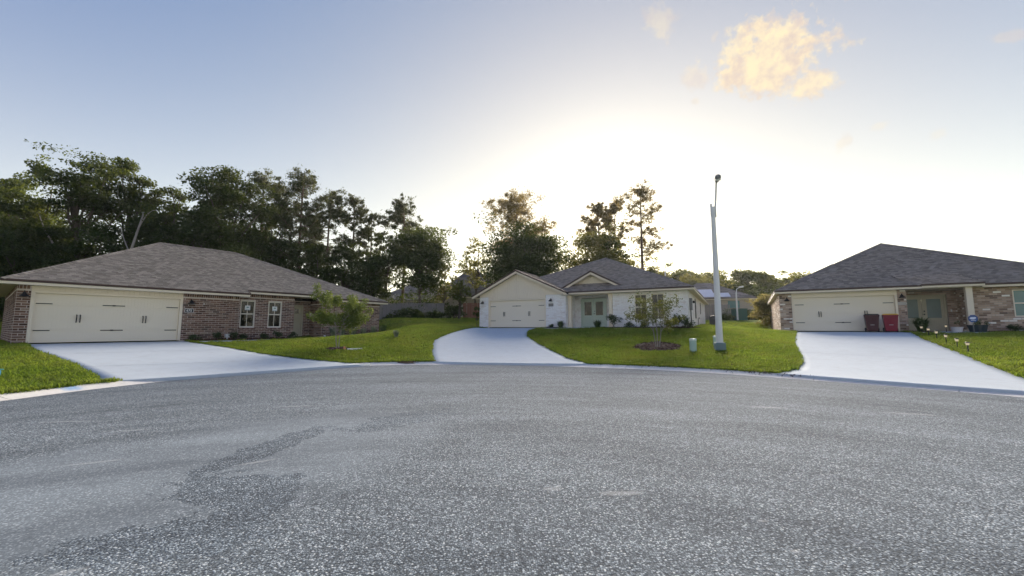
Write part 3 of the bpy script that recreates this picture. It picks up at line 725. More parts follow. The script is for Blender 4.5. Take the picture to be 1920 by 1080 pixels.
h.face([rp(17.3, -.45), (17.3, 11.45, E0), RP]); h.face([(17.3, 11.45, E0), (-.96, 11.45, E0), LP, RP], shingle=False); h.face([(-.96, 11.45, E0), rp(-.96, -.45), LP])
h.finish_roof(M['sh'], M['sh_1'], 300)
h.caps([(rp(-.96, -.45), LP), (LP, RP), (rp(17.3, -.45), RP), ((17.3, 11.45, E0), RP)], M['sh'])
h.eaves([(-.96, 11.45, E0), rp(-.96, -.45), rp(7.92, -.45), rp(7.92, -.05), rp(12.0, -.05), rp(12.0, -.45), rp(17.3, -.45), (17.3, 11.45, E0)])
m = MB(); zs = E0-.19
m.box(-.94, 7.9, -.43, 0.0, zs, zs+.02); m.box(-.94, -.5, 0.0, 11.4, zs, zs+.02); m.box(7.57, 12.43, -.03, 1.6, zs+.22, zs+.24); m.box(12.02, 17.28, -.43, 0.0, zs, zs+.02); m.box(16.9, 17.28, 0, 11.4, zs, zs+.02)
h.part(m, 'soffit', M['cream'])
h.garage_door(0)

m = MB(); m.box(-.11, 4.99, -.01, .12, 2.231, WT)
for i in range(27): m.box(-.09+i*.187, .075+i*.187, -.03, -.0101, 2.24, WT-.01)
h.part(m, 'frieze_panel', M['cream'])
h.window(7.78, 8.55, wz0, wz1, .44, True); h.window(9.28, 10.05, wz0, wz1, .44, True); h.window(14.35, 15.1, .66, 2.2, .04)
for a_, b_, v_ in ((7.70, 8.63, .4), (9.20, 10.13, .4), (14.27, 15.18, 0)):
    m = MB(); n_ = int((b_-a_)/.105)
    for i in range(n_): m.tint = random.random(); m.box(a_+i*(b_-a_)/n_+.004, a_+(i+1)*(b_-a_)/n_-.004, v_-.045, v_+.02, .585, .645)
    h.part(m, 'brick_sill', M['brick_red'])
def entry_door(h, u0, u1, z0, z1, v, m, glass=None, lites=(), handle=None, frame='cream', split=None):
    fr = MB(); t = .09
    for a, b, c, d in ((u0-t, u0, z0, z1+t), (u1, u1+t, z0, z1+t), (u0, u1, z1, z1+t)): fr.box(a, b, v-.03, v+.08, c, d)
    fr.box(u0-t, u1+t, v-.05, v+.08, z0-.06, z0-.001); h.part(fr, 'door_frame', M[frame])
    leaves = [(u0, u1)] if split is None else [(u0, split-.006), (split+.006, u1)]
    for (a, b), lt in zip(leaves, lites):
        q = MB(); q.box(a+.004, b-.004, v+.02, v+.06, z0+.01, z1-.004); D_ = h.part(q, 'entry_door', M[m])
        for (x0, x1, y0, y1) in lt:
            q = MB(); q.box(x0, x1, v+.012, v+.0195, y0, y1); h.part(q, 'door_glass', M[glass], D_)
            q = MB()
            for c in ((x0-.03, x0, y0-.03, y1+.03), (x1, x1+.03, y0-.03, y1+.03), (x0, x1, y1, y1+.03), (x0, x1, y0-.03, y0)): q.box(c[0], c[1], v+.006, v+.0195, c[2], c[3])
            h.part(q, 'glass_trim', M[m], D_)
        pn = MB(); y1_ = min([l[2] for l in lt])-.1 if lt else z1-.15
        for (x0, x1, ya, yb) in ((a+.12, b-.12, z0+.15, z0+.2), (a+.12, b-.12, y1_-.05, y1_), (a+.12, a+.16, z0+.2, y1_-.05), (b-.16, b-.12, z0+.2, y1_-.05)):
            if yb > ya: pn.box(x0, x1, v+.013, v+.0198, ya, yb)
        h.part(pn, 'door_moulding', M[m], D_)
    if handle:
        q = MB(); q.box(handle-.03, handle+.03, v-.0, v+.019, z0+1.12, z0+1.2); q.box(handle-.025, handle+.025, v+.0, v+.019, z0+.93, z0+1.01); q.bar((handle, v-.02, z0+.97), (handle-.11, v-.03, z0+.97), .022, .022)
        h.part(q, 'door_handle', M['black'], D_)
entry_door(h, 10.98, 11.86, .05, 2.09, 1.62, 'putty', 'glass', [[(11.15, 11.69, 1.62, 1.93)]], 11.08, 'putty')
h.lamp(-.3, 2.02, 0); h.lamp(5.32, 1.98, 0); h.plaque(5.28, 1.55, 0, '675', M['black'], M['plaque_stone'], .34, .17)
m = MB(); m.box(10.9, 12.4, .42, 1.62, -.3, -.0); h.part(m, 'porch_slab', M['concrete'])
m = MB(); m.box(6.95, 7.15, -.2, -.02, .12, .30); m.tube([(7.05, -.11, .12), (7.05, -.11, -.15)], .03, 8); h.part(m, 'meter_box', M['white'])
m = MB(); m.tube([(5.9, -.012, 1.93), (5.9, -.04, 1.93)], .045, 8); h.part(m, 'vent_cap', M['plaque_stone'])
# ================================================================== white brick house, middle
h = House(1, 'brick_house', 'whitewashed brick house with cream front gable over its garage and sage double doors')
DEP = 19.5
h.wall((-.97, 0), (6.58, 0), 0, WT, [(.97-.11, .97+DW+.11, -.55, WT)], soldier=False)
h.wall((6.58, 0), (6.58, 2), 0, WT, soldier=False)
h.wall((6.58, 2), (9.92, 2), 0, WT, [(.50, 2.5, 0, 2.25)], soldier=False)
h.wall((9.92, 2), (9.92, .5), 0, WT, soldier=False)
h.wall((9.92, .5), (14.82, .5), 0, WT, [(11.44-9.92, 12.26-9.92, .52, 2.26), (12.55-9.92, 13.37-9.92, .52, 2.26)], soldier=False)
h.wall((14.82, .5), (14.82, DEP), 0, WT, [(5.6, 6.4, .7, 2.2), (11.5, 12.0, 1.2, 2.2)], soldier=False)
h.wall((-.97, DEP), (-.97, 0), 0, WT, soldier=False); h.wall((14.82, DEP), (-.97, DEP), 0, WT, brick=False)
h.finish_walls(M['mortar_white'], M['brick_white'], M['brick_white'], 0)
E1, S1 = 2.62, .56
def mp_(u, v): return (u, v, E1+S1*(v-.05))
P1 = (8.0, 6.0, E1+S1*5.95); P2 = (8.0, 14.0, P1[2]); GR = 2.62
h.face([mp_(-1.42, .05), mp_(15.2, .05), P1]); h.face([(15.2, .05, E1), (15.2, DEP+.4, E1), P2, P1]); h.face([(-1.42, DEP+.4, E1), (-1.42, .05, E1), P1, P2]); h.face([(15.2, DEP+.4, E1), (-1.42, DEP+.4, E1), P2], shingle=False)
gz = 4.47; gv = .05+(gz-E1)/S1
h.face([(-1.45, -.42, E1-.05), (GR, -.42, gz), (GR, gv, gz), (-1.45, .1, E1-.05)])
h.face([(6.80, -.42, E1-.05), (6.80, .0, E1-.05), (GR, gv, gz), (GR, -.42, gz)])
dz = 4.17; dv = .05+(dz-E1)/S1; dc = 8.28; dw = 2.32; db = 3.06
h.face([(dc-dw, .72, db-.09), (dc, .72, dz), (dc, dv, dz), (dc-dw, .9, db-.09)]); h.face([(dc+dw, .72, db-.09), (dc+dw, .9, db-.09), (dc, dv, dz), (dc, .72, dz)])
h.finish_roof(M['shb'], M['shb_1'], 0)
h.caps([(P1, mp_(15.2, .05)), (P1, P2), (P1, mp_(-1.42, .05)), ((GR, -.42, gz), (GR, gv, gz)), ((dc, .72, dz), (dc, dv, dz))], M['shb'])
h.eaves([(6.80, .05, E1), (15.2, .05, E1), (15.2, DEP+.4, E1)]); h.eaves([(-1.45, DEP+.4, E1), (-1.45, -.42, E1-.05)])
def rake(h, A, B, C, v, fw=.15):
    f = MB(); d = MB()
    for p, q in ((A, B), (B, C)):
        p, q = Vector(p), Vector(q); f.bar(p+Vector((0, 0, -.17)), q+Vector((0, 0, -.17)), .03, fw, up=(0, 1, 0)) if False else None
        i = len(f.v); x = Vector((0, 0, 1))
        for (mbx, t0, t1, y0, y1) in ((f, -.26, -.11, .0, .03), (d, -.11, .015, -.04, .03)):
            i = len(mbx.v)
            for pt in (p, q):
                for (yy, tt) in ((y0, t0), (y1, t0), (y1, t1), (y0, t1)): mbx.v.append((pt.x, v+yy, pt.z+tt))
            for fc in ((0,1,2,3),(7,6,5,4),(0,4,5,1),(1,5,6,2),(2,6,7,3),(3,7,4,0)): mbx.f.append([i+k for k in fc]); mbx.t.append(0)
    h.part(f, 'rake_board', M['cream']); h.part(d, 'drip_edge', M['drip'])
rake(h, (-1.47, 0, E1-.05), (GR, 0, gz), (6.82, 0, E1-.05), -.44)
rake(h, (dc-dw, 0, db-.09), (dc, 0, dz), (dc+dw, 0, db-.09), .70)
h.siding([(-.10, 2.235), (4.98, 2.235), (4.98, 3.15), (GR, 4.28), (-.10, 3.0)], -.008, M['cream'])
h.siding([(4.98, 2.46), (6.3, 2.46), (6.3, 2.55), (4.98, 3.15)], -.006, M['cream'], 5)
h.siding([(-.97, 2.46), (-.10, 2.46), (-.10, 3.0), (-.97, 2.62)], -.006, M['cream'], 5)
h.siding([(dc-dw+.25, db+.02), (dc+dw-.25, db+.02), (dc, dz-.12)], 1.22, M['cream'], .24)
m = MB(); zs = E1-.19
m.box(-1.42, -.97, -.4, DEP, zs-.05, zs-.03); m.box(6.6, 9.9, .08, 2.0, zs, zs+.02); m.box(9.9, 15.18, .08, .5, zs, zs+.02); m.box(14.82, 15.18, .5, DEP, zs, zs+.02); m.box(6.3, 6.8, -.4, .05, zs-.05, zs-.03)
for A, B in (((-1.42, E1-.20), (GR, gz-.17)), ((GR, gz-.17), (6.8, E1-.20))): m.poly([(A[0], -.41, A[1]), (B[0], -.41, B[1]), (B[0], 0, B[1]), (A[0], 0, A[1])])
h.part(m, 'soffit', M['cream'])
h.garage_door(0)
h.window(11.44, 12.26, .52, 2.26, .54, True); h.window(12.55, 13.37, .52, 2.26, .54)
for a_, b_ in ((11.36, 12.34), (12.47, 13.45)):
    m = MB(); n_ = 9
    for i in range(n_): m.tint = random.random(); m.box(a_+i*(b_-a_)/n_+.004, a_+(i+1)*(b_-a_)/n_-.004, .455, .52, .43, .49)
    h.part(m, 'brick_sill', M['brick_white'])
entry_door(h, 7.17, 8.99, .06, 2.12, 2.0, 'sage', 'glass', [[(7.36, 7.92, .92, 1.95)], [(8.24, 8.80, .92, 1.95)]], 8.16, 'sage', 8.08)
for u_ in (6.62, 9.66):
    m = MB(); m.box(u_, u_+.24, .42, .66, -.05, WT-.1); m.box(u_-.03, u_+.27, .39, .69, -.05, .12); m.box(u_-.03, u_+.27, .39, .69, WT-.26, WT-.1); h.part(m, 'porch_column', M['cream'], bevel=.008)
m = MB(); m.box(6.6, 9.92, .46, .62, WT-.1, WT+.0); h.part(m, 'porch_beam', M['cream'])
m = MB(); m.box(6.6, 9.9, .3, 2.0, -.3, .0); h.part(m, 'porch_slab', M['concrete'])
h.lamp(-.6, 2.0, 0); h.lamp(5.45, 2.02, 0); h.plaque(5.42, 1.68, 0, None, M['plaque_grey'], M['plaque_grey'], .34, .17)
# services on its side wall
m = MB(); m.box(14.84, 15.0, 1.3, 1.75, 1.15, 1.95); h.part(m, 'electric_panel', M['plaque_grey'], bevel=.01)
m = MB(); m.lathe([(.09, 0), (.09, .1), (.06, .13), (0, .135)], 12); o = h.part(m, 'electric_meter', M['black']); o.location = (15.0, 1.95, 1.72); o.rotation_euler = (0, R(90), 0)
m = MB(); m.tube([(14.9, 1.5, 1.15), (14.9, 1.5, .75), (14.9, 1.55, -.1)], .035, 6); h.part(m, 'conduit', M['black'])
m = MB(); m.tube([(14.87, 8.5, -.1), (14.87, 8.5, .75), (14.95, 8.5, .82), (14.98, 8.5, .7)], .025, 6); m.tube([(14.9, 8.5, .1), (15.0, 10, .1), (15.3, 14, .3)], .02, 5); h.part(m, 'gas_pipe', M['black'])
m = MB(); m.box(14.83, 14.86, 6.1, 6.9, .7, 2.2); h.part(m, 'side_window', M['glass']); m = MB(); m.box(14.83, 14.86, 12.0, 12.5, 1.2, 2.2); h.part(m, 'side_window', M['glass'])
m = MB(); m.tube([(12.6, 7.4, 4.3), (12.6, 7.4, 4.75)], .05, 8); h.part(m, 'vent_pipe', M['white'])
m = MB(); m.tube([(13.4, 5.0, 3.4), (13.4, 5.0, 3.75)], .05, 8); h.part(m, 'vent_pipe', M['white'])
# ================================================================== tan brick house, right
h = House(2, 'brick_house', 'mottled tan brick house with brown grey hip roof, bins before its garage')
RW = 13.1
h.wall((-.77, 0), (5.38, 0), 0, WT, [(.77-.11, .77+DW+.11, -.55, WT)], soldier=False)
h.wall((5.38, 0), (5.38, 2.2), 0, WT, soldier=False)
h.wall((5.38, 2.2), (8.1, 2.2), 0, WT, [(.16, 2.30, 0, 2.22)], soldier=False)
h.wall((8.1, 2.2), (8.1, .6), 0, WT, soldier=False)
h.wall((8.1, .6), (RW, .6), 0, WT, [(9.74-8.1, 10.75-8.1, .8, 2.25)], soldier=False)
h.wall((-.77, 15.5), (-.77, 0), 0, WT, soldier=False); h.wall((RW, .6), (RW, 15.5), 0, WT, brick=False); h.wall((RW, 15.5), (-.77, 15.5), 0, WT, brick=False)
h.finish_walls(M['mortar_tan'], M['brick_tan'], M['brick_tan_1'], 300)
E2 = 2.62; MP = (5.8, 6.0, 6.2); MQ = (5.8, 10, 6.2); G1 = (2.5, 2.6, 4.5); G2 = (2.5, 3.23, 4.5)
h.face([(-1, -.45, E2), (5.92, -.45, E2), G1]); h.face([(5.92, -.45, E2), (5.92, .2, E2), G2, G1])
h.face([(5.92, .2, E2), (13.5, .2, E2), MP, G2]); h.face([(-1, 16, E2), (-1, -.45, E2), G1, G2, MP, MQ]); h.face([(13.5, .2, E2), (13.5, 16, E2), MQ, MP]); h.face([(13.5, 16, E2), (-1, 16, E2), MQ], shingle=False)
h.face([(5.75, -.15, E2+.06), (8.5, -.15, E2+.06), (7.75, 1.45, E2+.80), (5.1, 1.45, E2+.80)])
h.face([(8.5, -.15, E2+.06), (8.52, .22, E2+.03), (7.75, 1.45, E2+.80)])
h.finish_roof(M['shb'], M['shb_1'], 300)
h.caps([((-1, -.45, E2), G1), (G1, G2), ((5.92, -.45, E2), G1), (G2, MP), (MP, MQ), (MP, (13.5, .2, E2))], M['shb'])
h.eaves([(-1, 16, E2), (-1, -.45, E2), (5.92, -.45, E2), (5.92, -.16, E2)]); h.eaves([(5.75, -.15, E2+.06), (8.5, -.15, E2+.06), (8.52, .2, E2+.06)]); h.eaves([(8.53, .2, E2), (13.5, .2, E2), (13.5, 16, E2)])
m = MB(); zs = E2-.19
m.box(-.98, 5.9, -.43, 0, zs, zs+.02); m.box(-.98, -.77, 0, 15.9, zs, zs+.02); m.box(8.12, 13.48, .22, .6, zs, zs+.02); m.box(5.4, 8.48, -.1, 2.2, zs+.05, zs+.07)
h.part(m, 'soffit', M['cream'])
m = MB(); m.box(-.11, 4.99, -.01, .12, 2.231, WT); h.part(m, 'frieze_panel', M['cream'])
h.garage_door(0); h.window(9.74, 10.75, .8, 2.25, .64, None, 'glass_teal')
entry_door(h, 5.62, 7.56, .05, 2.12, 2.22, 'putty', 'glass_frost', [[(5.80, 6.42, .80, 1.95)], [(6.80, 7.42, .80, 1.95)]], 6.68, 'putty', 6.59)
m = MB(); m.box(7.84, 8.10, .08, .34, -.05, WT-.02); m.box(7.81, 8.13, .05, .37, -.05, .12); h.part(m, 'porch_column', M['cream'], bevel=.008)
m = MB(); m.box(5.42, 8.12, .0, .30, WT-.02, WT+.15) ; h.part(m, 'porch_beam', M['cream'])
m = MB(); m.box(5.42, 8.3, .0, 2.2, -.3, .0); h.part(m, 'porch_slab', M['concrete'])
h.lamp(-.38, 2.02, 0); h.lamp(5.17, 2.02, 0); h.plaque(5.17, 1.62, 0, None, M['plaque_tan'], M['plaque_tan'], .32, .14)
m = MB(); m.box(7.80, 7.87, 2.17, 2.195, 1.15, 1.3); h.part(m, 'doorbell', M['white'])
m = MB(); m.box(8.0, RW, .55, .6, -.35, -.02); h.part(m, 'foundation', M['found'])

# ================================================================== vegetation kit
def leafmat(name, lo, hi, trans, tf=.4):
    a = Mat(name); t = a.tint(); c = a.mix(t, lo, hi); a.col(c).rough(.65); a.b.inputs['Specular IOR Level'].default_value = .2
    tr = a.n('ShaderNodeBsdfTranslucent'); a.l(a.mix(t, tuple(x*.7 for x in trans), trans), tr.inputs[0]); mx = a.n('ShaderNodeMixShader'); mx.inputs[0].default_value = tf
    a.l(a.b.outputs[0], mx.inputs[1]); a.l(tr.outputs[0], mx.inputs[2]); a.l(mx.outputs[0], a.nt.nodes['Material Output'].inputs[0]); return a.m
M['leaf_dark'] = leafmat('dark_oak_leaves', (.017, .038, .012), (.052, .088, .024), (.13, .15, .025))
M['leaf_mid'] = leafmat('green_leaves', (.035, .065, .018), (.085, .12, .03), (.19, .19, .03))
M['leaf_olive'] = leafmat('backlit_olive_leaves', (.05, .07, .022), (.11, .125, .04), (.30, .27, .07), .5)  # olive leaves with the warm backlight mixed into their colour
M['leaf_sun_tint'] = leafmat('sun_tinted_leaves', (.10, .07, .012), (.20, .13, .02), (.5, .3, .04), .5)  # golden sun glow on low trees, painted as leaf colour
M['needle'] = leafmat('pine_needles', (.025, .045, .018), (.065, .085, .03), (.15, .15, .04), .3)
M['needle_warm'] = leafmat('backlit_pine_needles', (.06, .065, .03), (.12, .11, .045), (.36, .26, .09), .45)  # lit copy of the pine needles, warm backlight put into the colour
M['leaf_lime'] = leafmat('young_crape_leaves', (.07, .12, .025), (.19, .24, .065), (.30, .34, .07), .35)
M['leaf_shrub'] = leafmat('shrub_leaves', (.03, .055, .025), (.08, .115, .05), (.10, .14, .03), .25)
M['leaf_grey'] = leafmat('variegated_leaves', (.14, .18, .11), (.38, .42, .30), (.2, .25, .1), .25)
M['leaf_yellow'] = leafmat('pale_yellow_shrub', (.16, .15, .045), (.30, .26, .09), (.4, .33, .1), .4)
M['blossom'] = leafmat('white_blossom', (.6, .55, .5), (.8, .75, .7), (.5, .45, .4), .2)
M['blade'] = leafmat('ornamental_grass', (.035, .07, .03), (.10, .16, .05), (.12, .16, .04), .25)
def barkmat(name, lo, hi):
    a = Mat(name); c = a.mix(a.noise(7, 6, .7, a.scaled(a.obj(), (1, 1, .25))), lo, hi); a.col(c).rough(.95).bump(a.noise(16, 5, .7, a.scaled(a.obj(), (1, 1, .3))), .03, .8); return a.m
M['bark'] = barkmat('grey_brown_bark', (.05, .038, .03), (.15, .12, .095)); M['bark_pine'] = barkmat('pine_bark', (.08, .05, .035), (.22, .15, .11)); M['bark_pale'] = barkmat('pale_bark', (.22, .20, .17), (.42, .38, .33))
def leaves(C, Rad, n, size, r, flat=1.0, wid=.5, radial=0.0):
    """leaf-sized rhombs scattered through clumps; C (k,3), Rad (k,3)"""
    k = len(C); n = int(n); N_ = k*n
    d = r.normal(size=(N_, 3)); d /= np.linalg.norm(d, axis=1)[:, None]; rr = r.random(N_)**.45
    P = np.repeat(C, n, 0) + d*rr[:, None]*np.repeat(Rad, n, 0)
    a = r.normal(size=(N_, 3)) + d*radial*4; a[:, 2] *= flat; a /= np.linalg.norm(a, axis=1)[:, None]
    b = np.cross(a, r.normal(size=(N_, 3))); b /= np.linalg.norm(b, axis=1)[:, None] + 1e-9
    s = size*(.6+.8*r.random(N_))[:, None]
    V = np.stack([P-a*s*.5, P+b*s*wid*.5, P+a*s*.5, P-b*s*wid*.5], 1).reshape(-1, 3)
    t = np.clip(.5+.28*r.normal(size=N_)+.12*d[:, 2], 0, 1)
    return V, t
def leaf_obj(name, parts, m, parent):
    V = np.concatenate([p[0] for p in parts]); t = np.concatenate([p[1] for p in parts]); F = np.arange(len(V)).reshape(-1, 4)
    return np_mesh(name, V, F, m, parent, t)
def limb(mb, a, b, r0, r1, r, sag=.12, n=5, k=5, wob=.06):
    a, b = np.array(a, float), np.array(b, float); L_ = np.linalg.norm(b-a); pts = []
    off = r.normal(size=3)*L_*wob
    for i in range(n):
        t = i/(n-1); p = a+(b-a)*t + off*math.sin(math.pi*t) + np.array((0, 0, L_*sag*math.sin(math.pi*t)*.6)); pts.append(tuple(p))
    mb.tube(pts, [r0+(r1-r0)*i/(n-1) for i in range(n)], k, cap=False); return pts
def at(px_, Y): return ((px_-960)/749.7*Y*.997, Y)
def zpx(y, Y): return 1.6+(615-y)/749.7*Y
def broadleaf(px_, Y, top, wpx, label, seed, leaf='leaf_dark', bark='bark', low=.30, dens=1.0, group=None, name='oak_tree', base=None, clumps=38, squash=1.0, lsize=None):
    x, y = at(px_, Y); z0 = Tz(x, y)-.05 if base is None else base; H_ = zpx(top, Y)-z0; Wd = wpx/749.7*Y
    r = np.random.default_rng(seed); root = empty(name, label, 'tree', (x, y, z0), 0, group)
    cz0 = H_*low; cr = Wd/2; ch = (H_-cz0)/2; K = int(clumps)
    C = []
    while len(C) < K:
        d = r.normal(size=3); d /= np.linalg.norm(d); q = d*(r.random()**.4)
        prof = 1.0 if q[2] < .1 else 1.0-.18*q[2]
        rad = .16+.12*r.random()
        C.append((q[0]*cr*(1-rad*.8)*prof, q[1]*cr*(1-rad*.8)*prof, cz0+ch+q[2]*ch*(1-rad*.7)))
    C = np.array(C); rad = cr*(.20+.20*r.random(K)); Rd = np.stack([rad*1.15, rad*1.15, rad*.62*squash], 1)
    ls = lsize or max(.16, Y*.0062)
    n = max(40, int(dens*260*(min(1.6, (rad.mean()/ls/4.2)**1.6))))
    ps = [leaves(C, Rd, n, ls, r, .7, .55)]
    stray = np.array([c+r.normal(size=3)*Rd[i] for i, c in enumerate(C)]); ps.append(leaves(stray, Rd*.75, n*.22, ls, r, .7))
    leaf_obj('crown', ps, M[leaf], root)
    mb = MB(); tr = max(.14, H_*.016); lean = r.normal(size=2)*.03*H_
    th_ = cz0+ch*.9; pts = [(0, 0, -.2)]
    for i in range(1, 6): t = i/5; pts.append((lean[0]*t*t, lean[1]*t*t, th_*t))
    mb.tube(pts, [tr*1.35]+[tr*(1-.55*i/5) for i in range(1, 6)], 8)
    for i in range(0, K, 2):
        t = .45+.5*r.random(); hs = th_*t
        if C[i][2] < hs*.8: hs = max(.3*H_*.5, C[i][2]*.8)
        u = hs/th_; limb(mb, (lean[0]*u*u, lean[1]*u*u, hs), C[i], tr*.42, .025, r)
    mb.build('trunk', M[bark], root, smooth=True); return root
def pine(px_, Y, top, wpx, label, seed, leaf='needle', bare=.5, dens=1.0, group=None, nb=26, asym=0):
    x, y = at(px_, Y); z0 = Tz(x, y)-.05; H_ = zpx(top, Y)-z0; cr = wpx/749.7*Y/2
    r = np.random.default_rng(seed); root = empty('pine_tree', label, 'tree', (x, y, z0), 0, group)
    mb = MB(); tr = H_*.0135; w1, w2 = r.normal(size=2)*.012*H_
    ax = lambda t: np.array((w1*math.sin(3*t), w2*math.sin(2.4*t), H_*t*.985))
    mb.tube([tuple(ax(i/9) - (np.array((0, 0, .2)) if i == 0 else 0)) for i in range(10)], [tr*(1.15-.95*i/9) for i in range(10)], 8)
    C = []
    for i in range(nb):
        t = bare+(1-bare)*((i+.5*r.random())/nb); s = (t-bare)/(1-bare)
        pr = (0.55+.55*math.sin(math.pi*min(1, s*.9+.12)))*(1-.55*s**3)
        Ln = cr*pr*(.55+.6*r.random()); a = r.random()*6.28 + (asym if r.random() < .5 else 0)
        if asym and math.cos(a) < 0 and r.random() < .45: continue
        p0 = ax(t); p1 = p0+np.array((math.cos(a)*Ln, math.sin(a)*Ln, Ln*(.12+.45*s)+r.normal()*.2))
        pts = limb(mb, p0, p1, tr*.22, .02, r, -.15)
        for j in range(4+int(9*Ln/cr)):
            u = .30+.78*r.random(); C.append(p0+(p1-p0)*u+r.normal(size=3)*np.array((.42, .42, .38))*cr*.30*(.5+u*.6))
    for j in range(10): C.append(ax(.97)+r.normal(size=3)*np.array((.5, .5, .45))*cr*.4)
    C = np.array(C); rad = cr*(.06+.10*r.random(len(C)))
    Rd = np.stack([rad, rad, rad*.8], 1); ls = max(.22, Y*.0062)
    leaf_obj('crown', [leaves(C, Rd, 42*dens, ls, r, 1, .26, .5), leaves(C, Rd*2.2, 7*dens, ls, r, 1, .26)], M[leaf], root)
    mb.build('trunk', M['bark_pine'], root, smooth=True); return root
# ------------------------------------------------------------------ the woods behind the red brick house
broadleaf(-60, 32, 322, 220, 'big dark oak cut by the left edge of the photo', 1, dens=1.4, low=.12, clumps=64)
broadleaf(40, 33, 278, 120, 'ragged dark oak between the left edge and the forked pine-like tree', 2, dens=1.2, clumps=44, low=.15)
broadleaf(2, 35, 292, 130, 'dense dark oak filling the gap at the left end of the woods', 17, dens=1.4, low=.15, clumps=50)
for i_, (px_, Y_, tp_, lb_) in enumerate(((-230, 30, 262, 'dark oak beyond the left side of the photo, nearest'), (-430, 28, 280, 'dark oak beyond the left side of the photo, middle'), (-680, 26, 270, 'dark oak beyond the left side of the photo, farthest'))): broadleaf(px_, Y_, tp_, 230, lb_, 150+i_, dens=1.1, low=.1, clumps=40)
broadleaf(142, 32, 262, 165, 'tall open oak with its thick forked trunk showing against the sky', 303, 'leaf_dark', dens=.75, low=.5, clumps=38, squash=.75)
broadleaf(222, 35, 268, 120, 'spindly dark oak just right of the tall forked oak', 4, 'leaf_dark', dens=.8, low=.35, clumps=30)
broadleaf(302, 37, 292, 100, 'oak with small round top over the ridge of the red house roof', 5, dens=.95, low=.3, clumps=32)
broadleaf(405, 37, 291, 170, 'broad dense round-topped oak right of the red house ridge', 6, dens=1.15, low=.25, clumps=48)
pine(478, 45, 322, 110, 'dark pine hugging the right side of the broad round oak', 7, bare=.35, dens=1.3, nb=34)
broadleaf(505, 43, 345, 95, 'dark narrow oak in front of the pair of pines', 8, dens=.9, low=.2, clumps=30)
pine(556, 44, 315, 120, 'tallest pine of the woods with bare grey trunk rising behind the red roof', 9, bare=.42, dens=1.3, nb=34)
pine(612, 48, 358, 90, 'pine with two visible thin trunks right of the tallest pine', 10, bare=.45, dens=1.2)
pine(655, 50, 365, 76, 'slim open pine with gaps of sky round its trunk', 11, bare=.5, nb=24)
pine(690, 53, 396, 50, 'small slim pine between the open pine and the large dark oak', 12, bare=.4, dens=.8, nb=20)
pine(752, 55, 376, 86, 'pine whose rounded top stands above the large oak by the fence', 13, bare=.55, dens=1.3)
broadleaf(787, 50, 418, 130, 'large dark oak standing at the right end of the woods by the fence', 14, dens=1.2, low=.22, clumps=48)
broadleaf(722, 50, 432, 90, 'dark oak with pale trunk just behind the grey picket fence', 15, dens=.85, low=.25, clumps=30)
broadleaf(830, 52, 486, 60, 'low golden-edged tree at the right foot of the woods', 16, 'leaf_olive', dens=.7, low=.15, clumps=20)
g_ = 'understorey trees under the woods canopy'
for i, (px_, Y, tp, wd, lf) in enumerate(((30, 30, 395, 190, 'leaf_dark'), (120, 32.5, 392, 150, 'leaf_dark'), (205, 32.5, 402, 150, 'leaf_dark'), (275, 34.5, 375, 130, 'leaf_dark'), (345, 36, 372, 140, 'leaf_dark'), (395, 41, 405, 110, 'leaf_sun_tint'), (445, 39, 395, 120, 'leaf_dark'), (520, 43, 430, 110, 'leaf_dark'), (590, 45, 430, 100, 'leaf_dark'), (645, 47, 450, 90, 'leaf_dark'), (690, 48, 470, 90, 'leaf_dark'), (10, 34, 420, 90, 'leaf_sun_tint'))):
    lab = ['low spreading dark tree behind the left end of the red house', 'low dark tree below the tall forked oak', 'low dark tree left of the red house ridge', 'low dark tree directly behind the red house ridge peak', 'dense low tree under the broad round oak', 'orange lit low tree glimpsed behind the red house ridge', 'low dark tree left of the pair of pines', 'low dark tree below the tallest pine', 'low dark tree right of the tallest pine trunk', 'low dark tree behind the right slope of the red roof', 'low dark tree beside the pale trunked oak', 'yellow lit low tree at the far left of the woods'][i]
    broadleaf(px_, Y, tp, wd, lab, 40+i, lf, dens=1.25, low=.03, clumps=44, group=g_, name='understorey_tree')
# pale leaning trunk
x, y = at(222, 31); z0 = Tz(x, y); root = empty('leaning_tree', 'thin pale trunk leaning right in front of the dark woods', 'tree', (x, y, z0-.1))
r = np.random.default_rng(77); mb = MB(); mb.tube([(-.5, 0, 0), (-.2, 0, 3), (.5, 0, 6.5), (1.1, .1, 9.4)], [.13, .12, .09, .05], 7); e = limb(mb, (.7, 0, 7.6), (2.0, .2, 9.6), .06, .02, r); limb(mb, (.4, 0, 6), (-.8, .2, 8.4), .05, .02, r); mb.build('trunk', M['bark_pale'], root, smooth=True)
C = np.array([(1.2, .1, 9.5), (2.0, .2, 9.7), (-.8, .2, 8.5), (1.6, 0, 9.0)]); leaf_obj('crown', [leaves(C, np.full((4, 3), .55), 60, .2, r)], M['leaf_mid'], root)
x, y = at(95, 31); root = empty('leaning_tree', 'pale dead limb slanting up to the left before the woods', 'tree', (x, y, Tz(x, y)-.1))
mb = MB(); mb.tube([(.6, 0, 0), (.55, 0, 4.2), (.2, 0, 5.5), (-1.3, 0, 7.6), (-1.9, 0, 8.9)], [.12, .11, .09, .05, .02], 7); limb(mb, (-.3, 0, 6.2), (-1.8, .2, 6.7), .05, .02, r); mb.build('trunk', M['bark_pale'], root, smooth=True)
leaf_obj('crown', [leaves(np.array([(-1.9, 0, 8.9), (-1.8, .2, 6.8)]), np.full((2, 3), .5), 50, .2, r)], M['leaf_mid'], root)
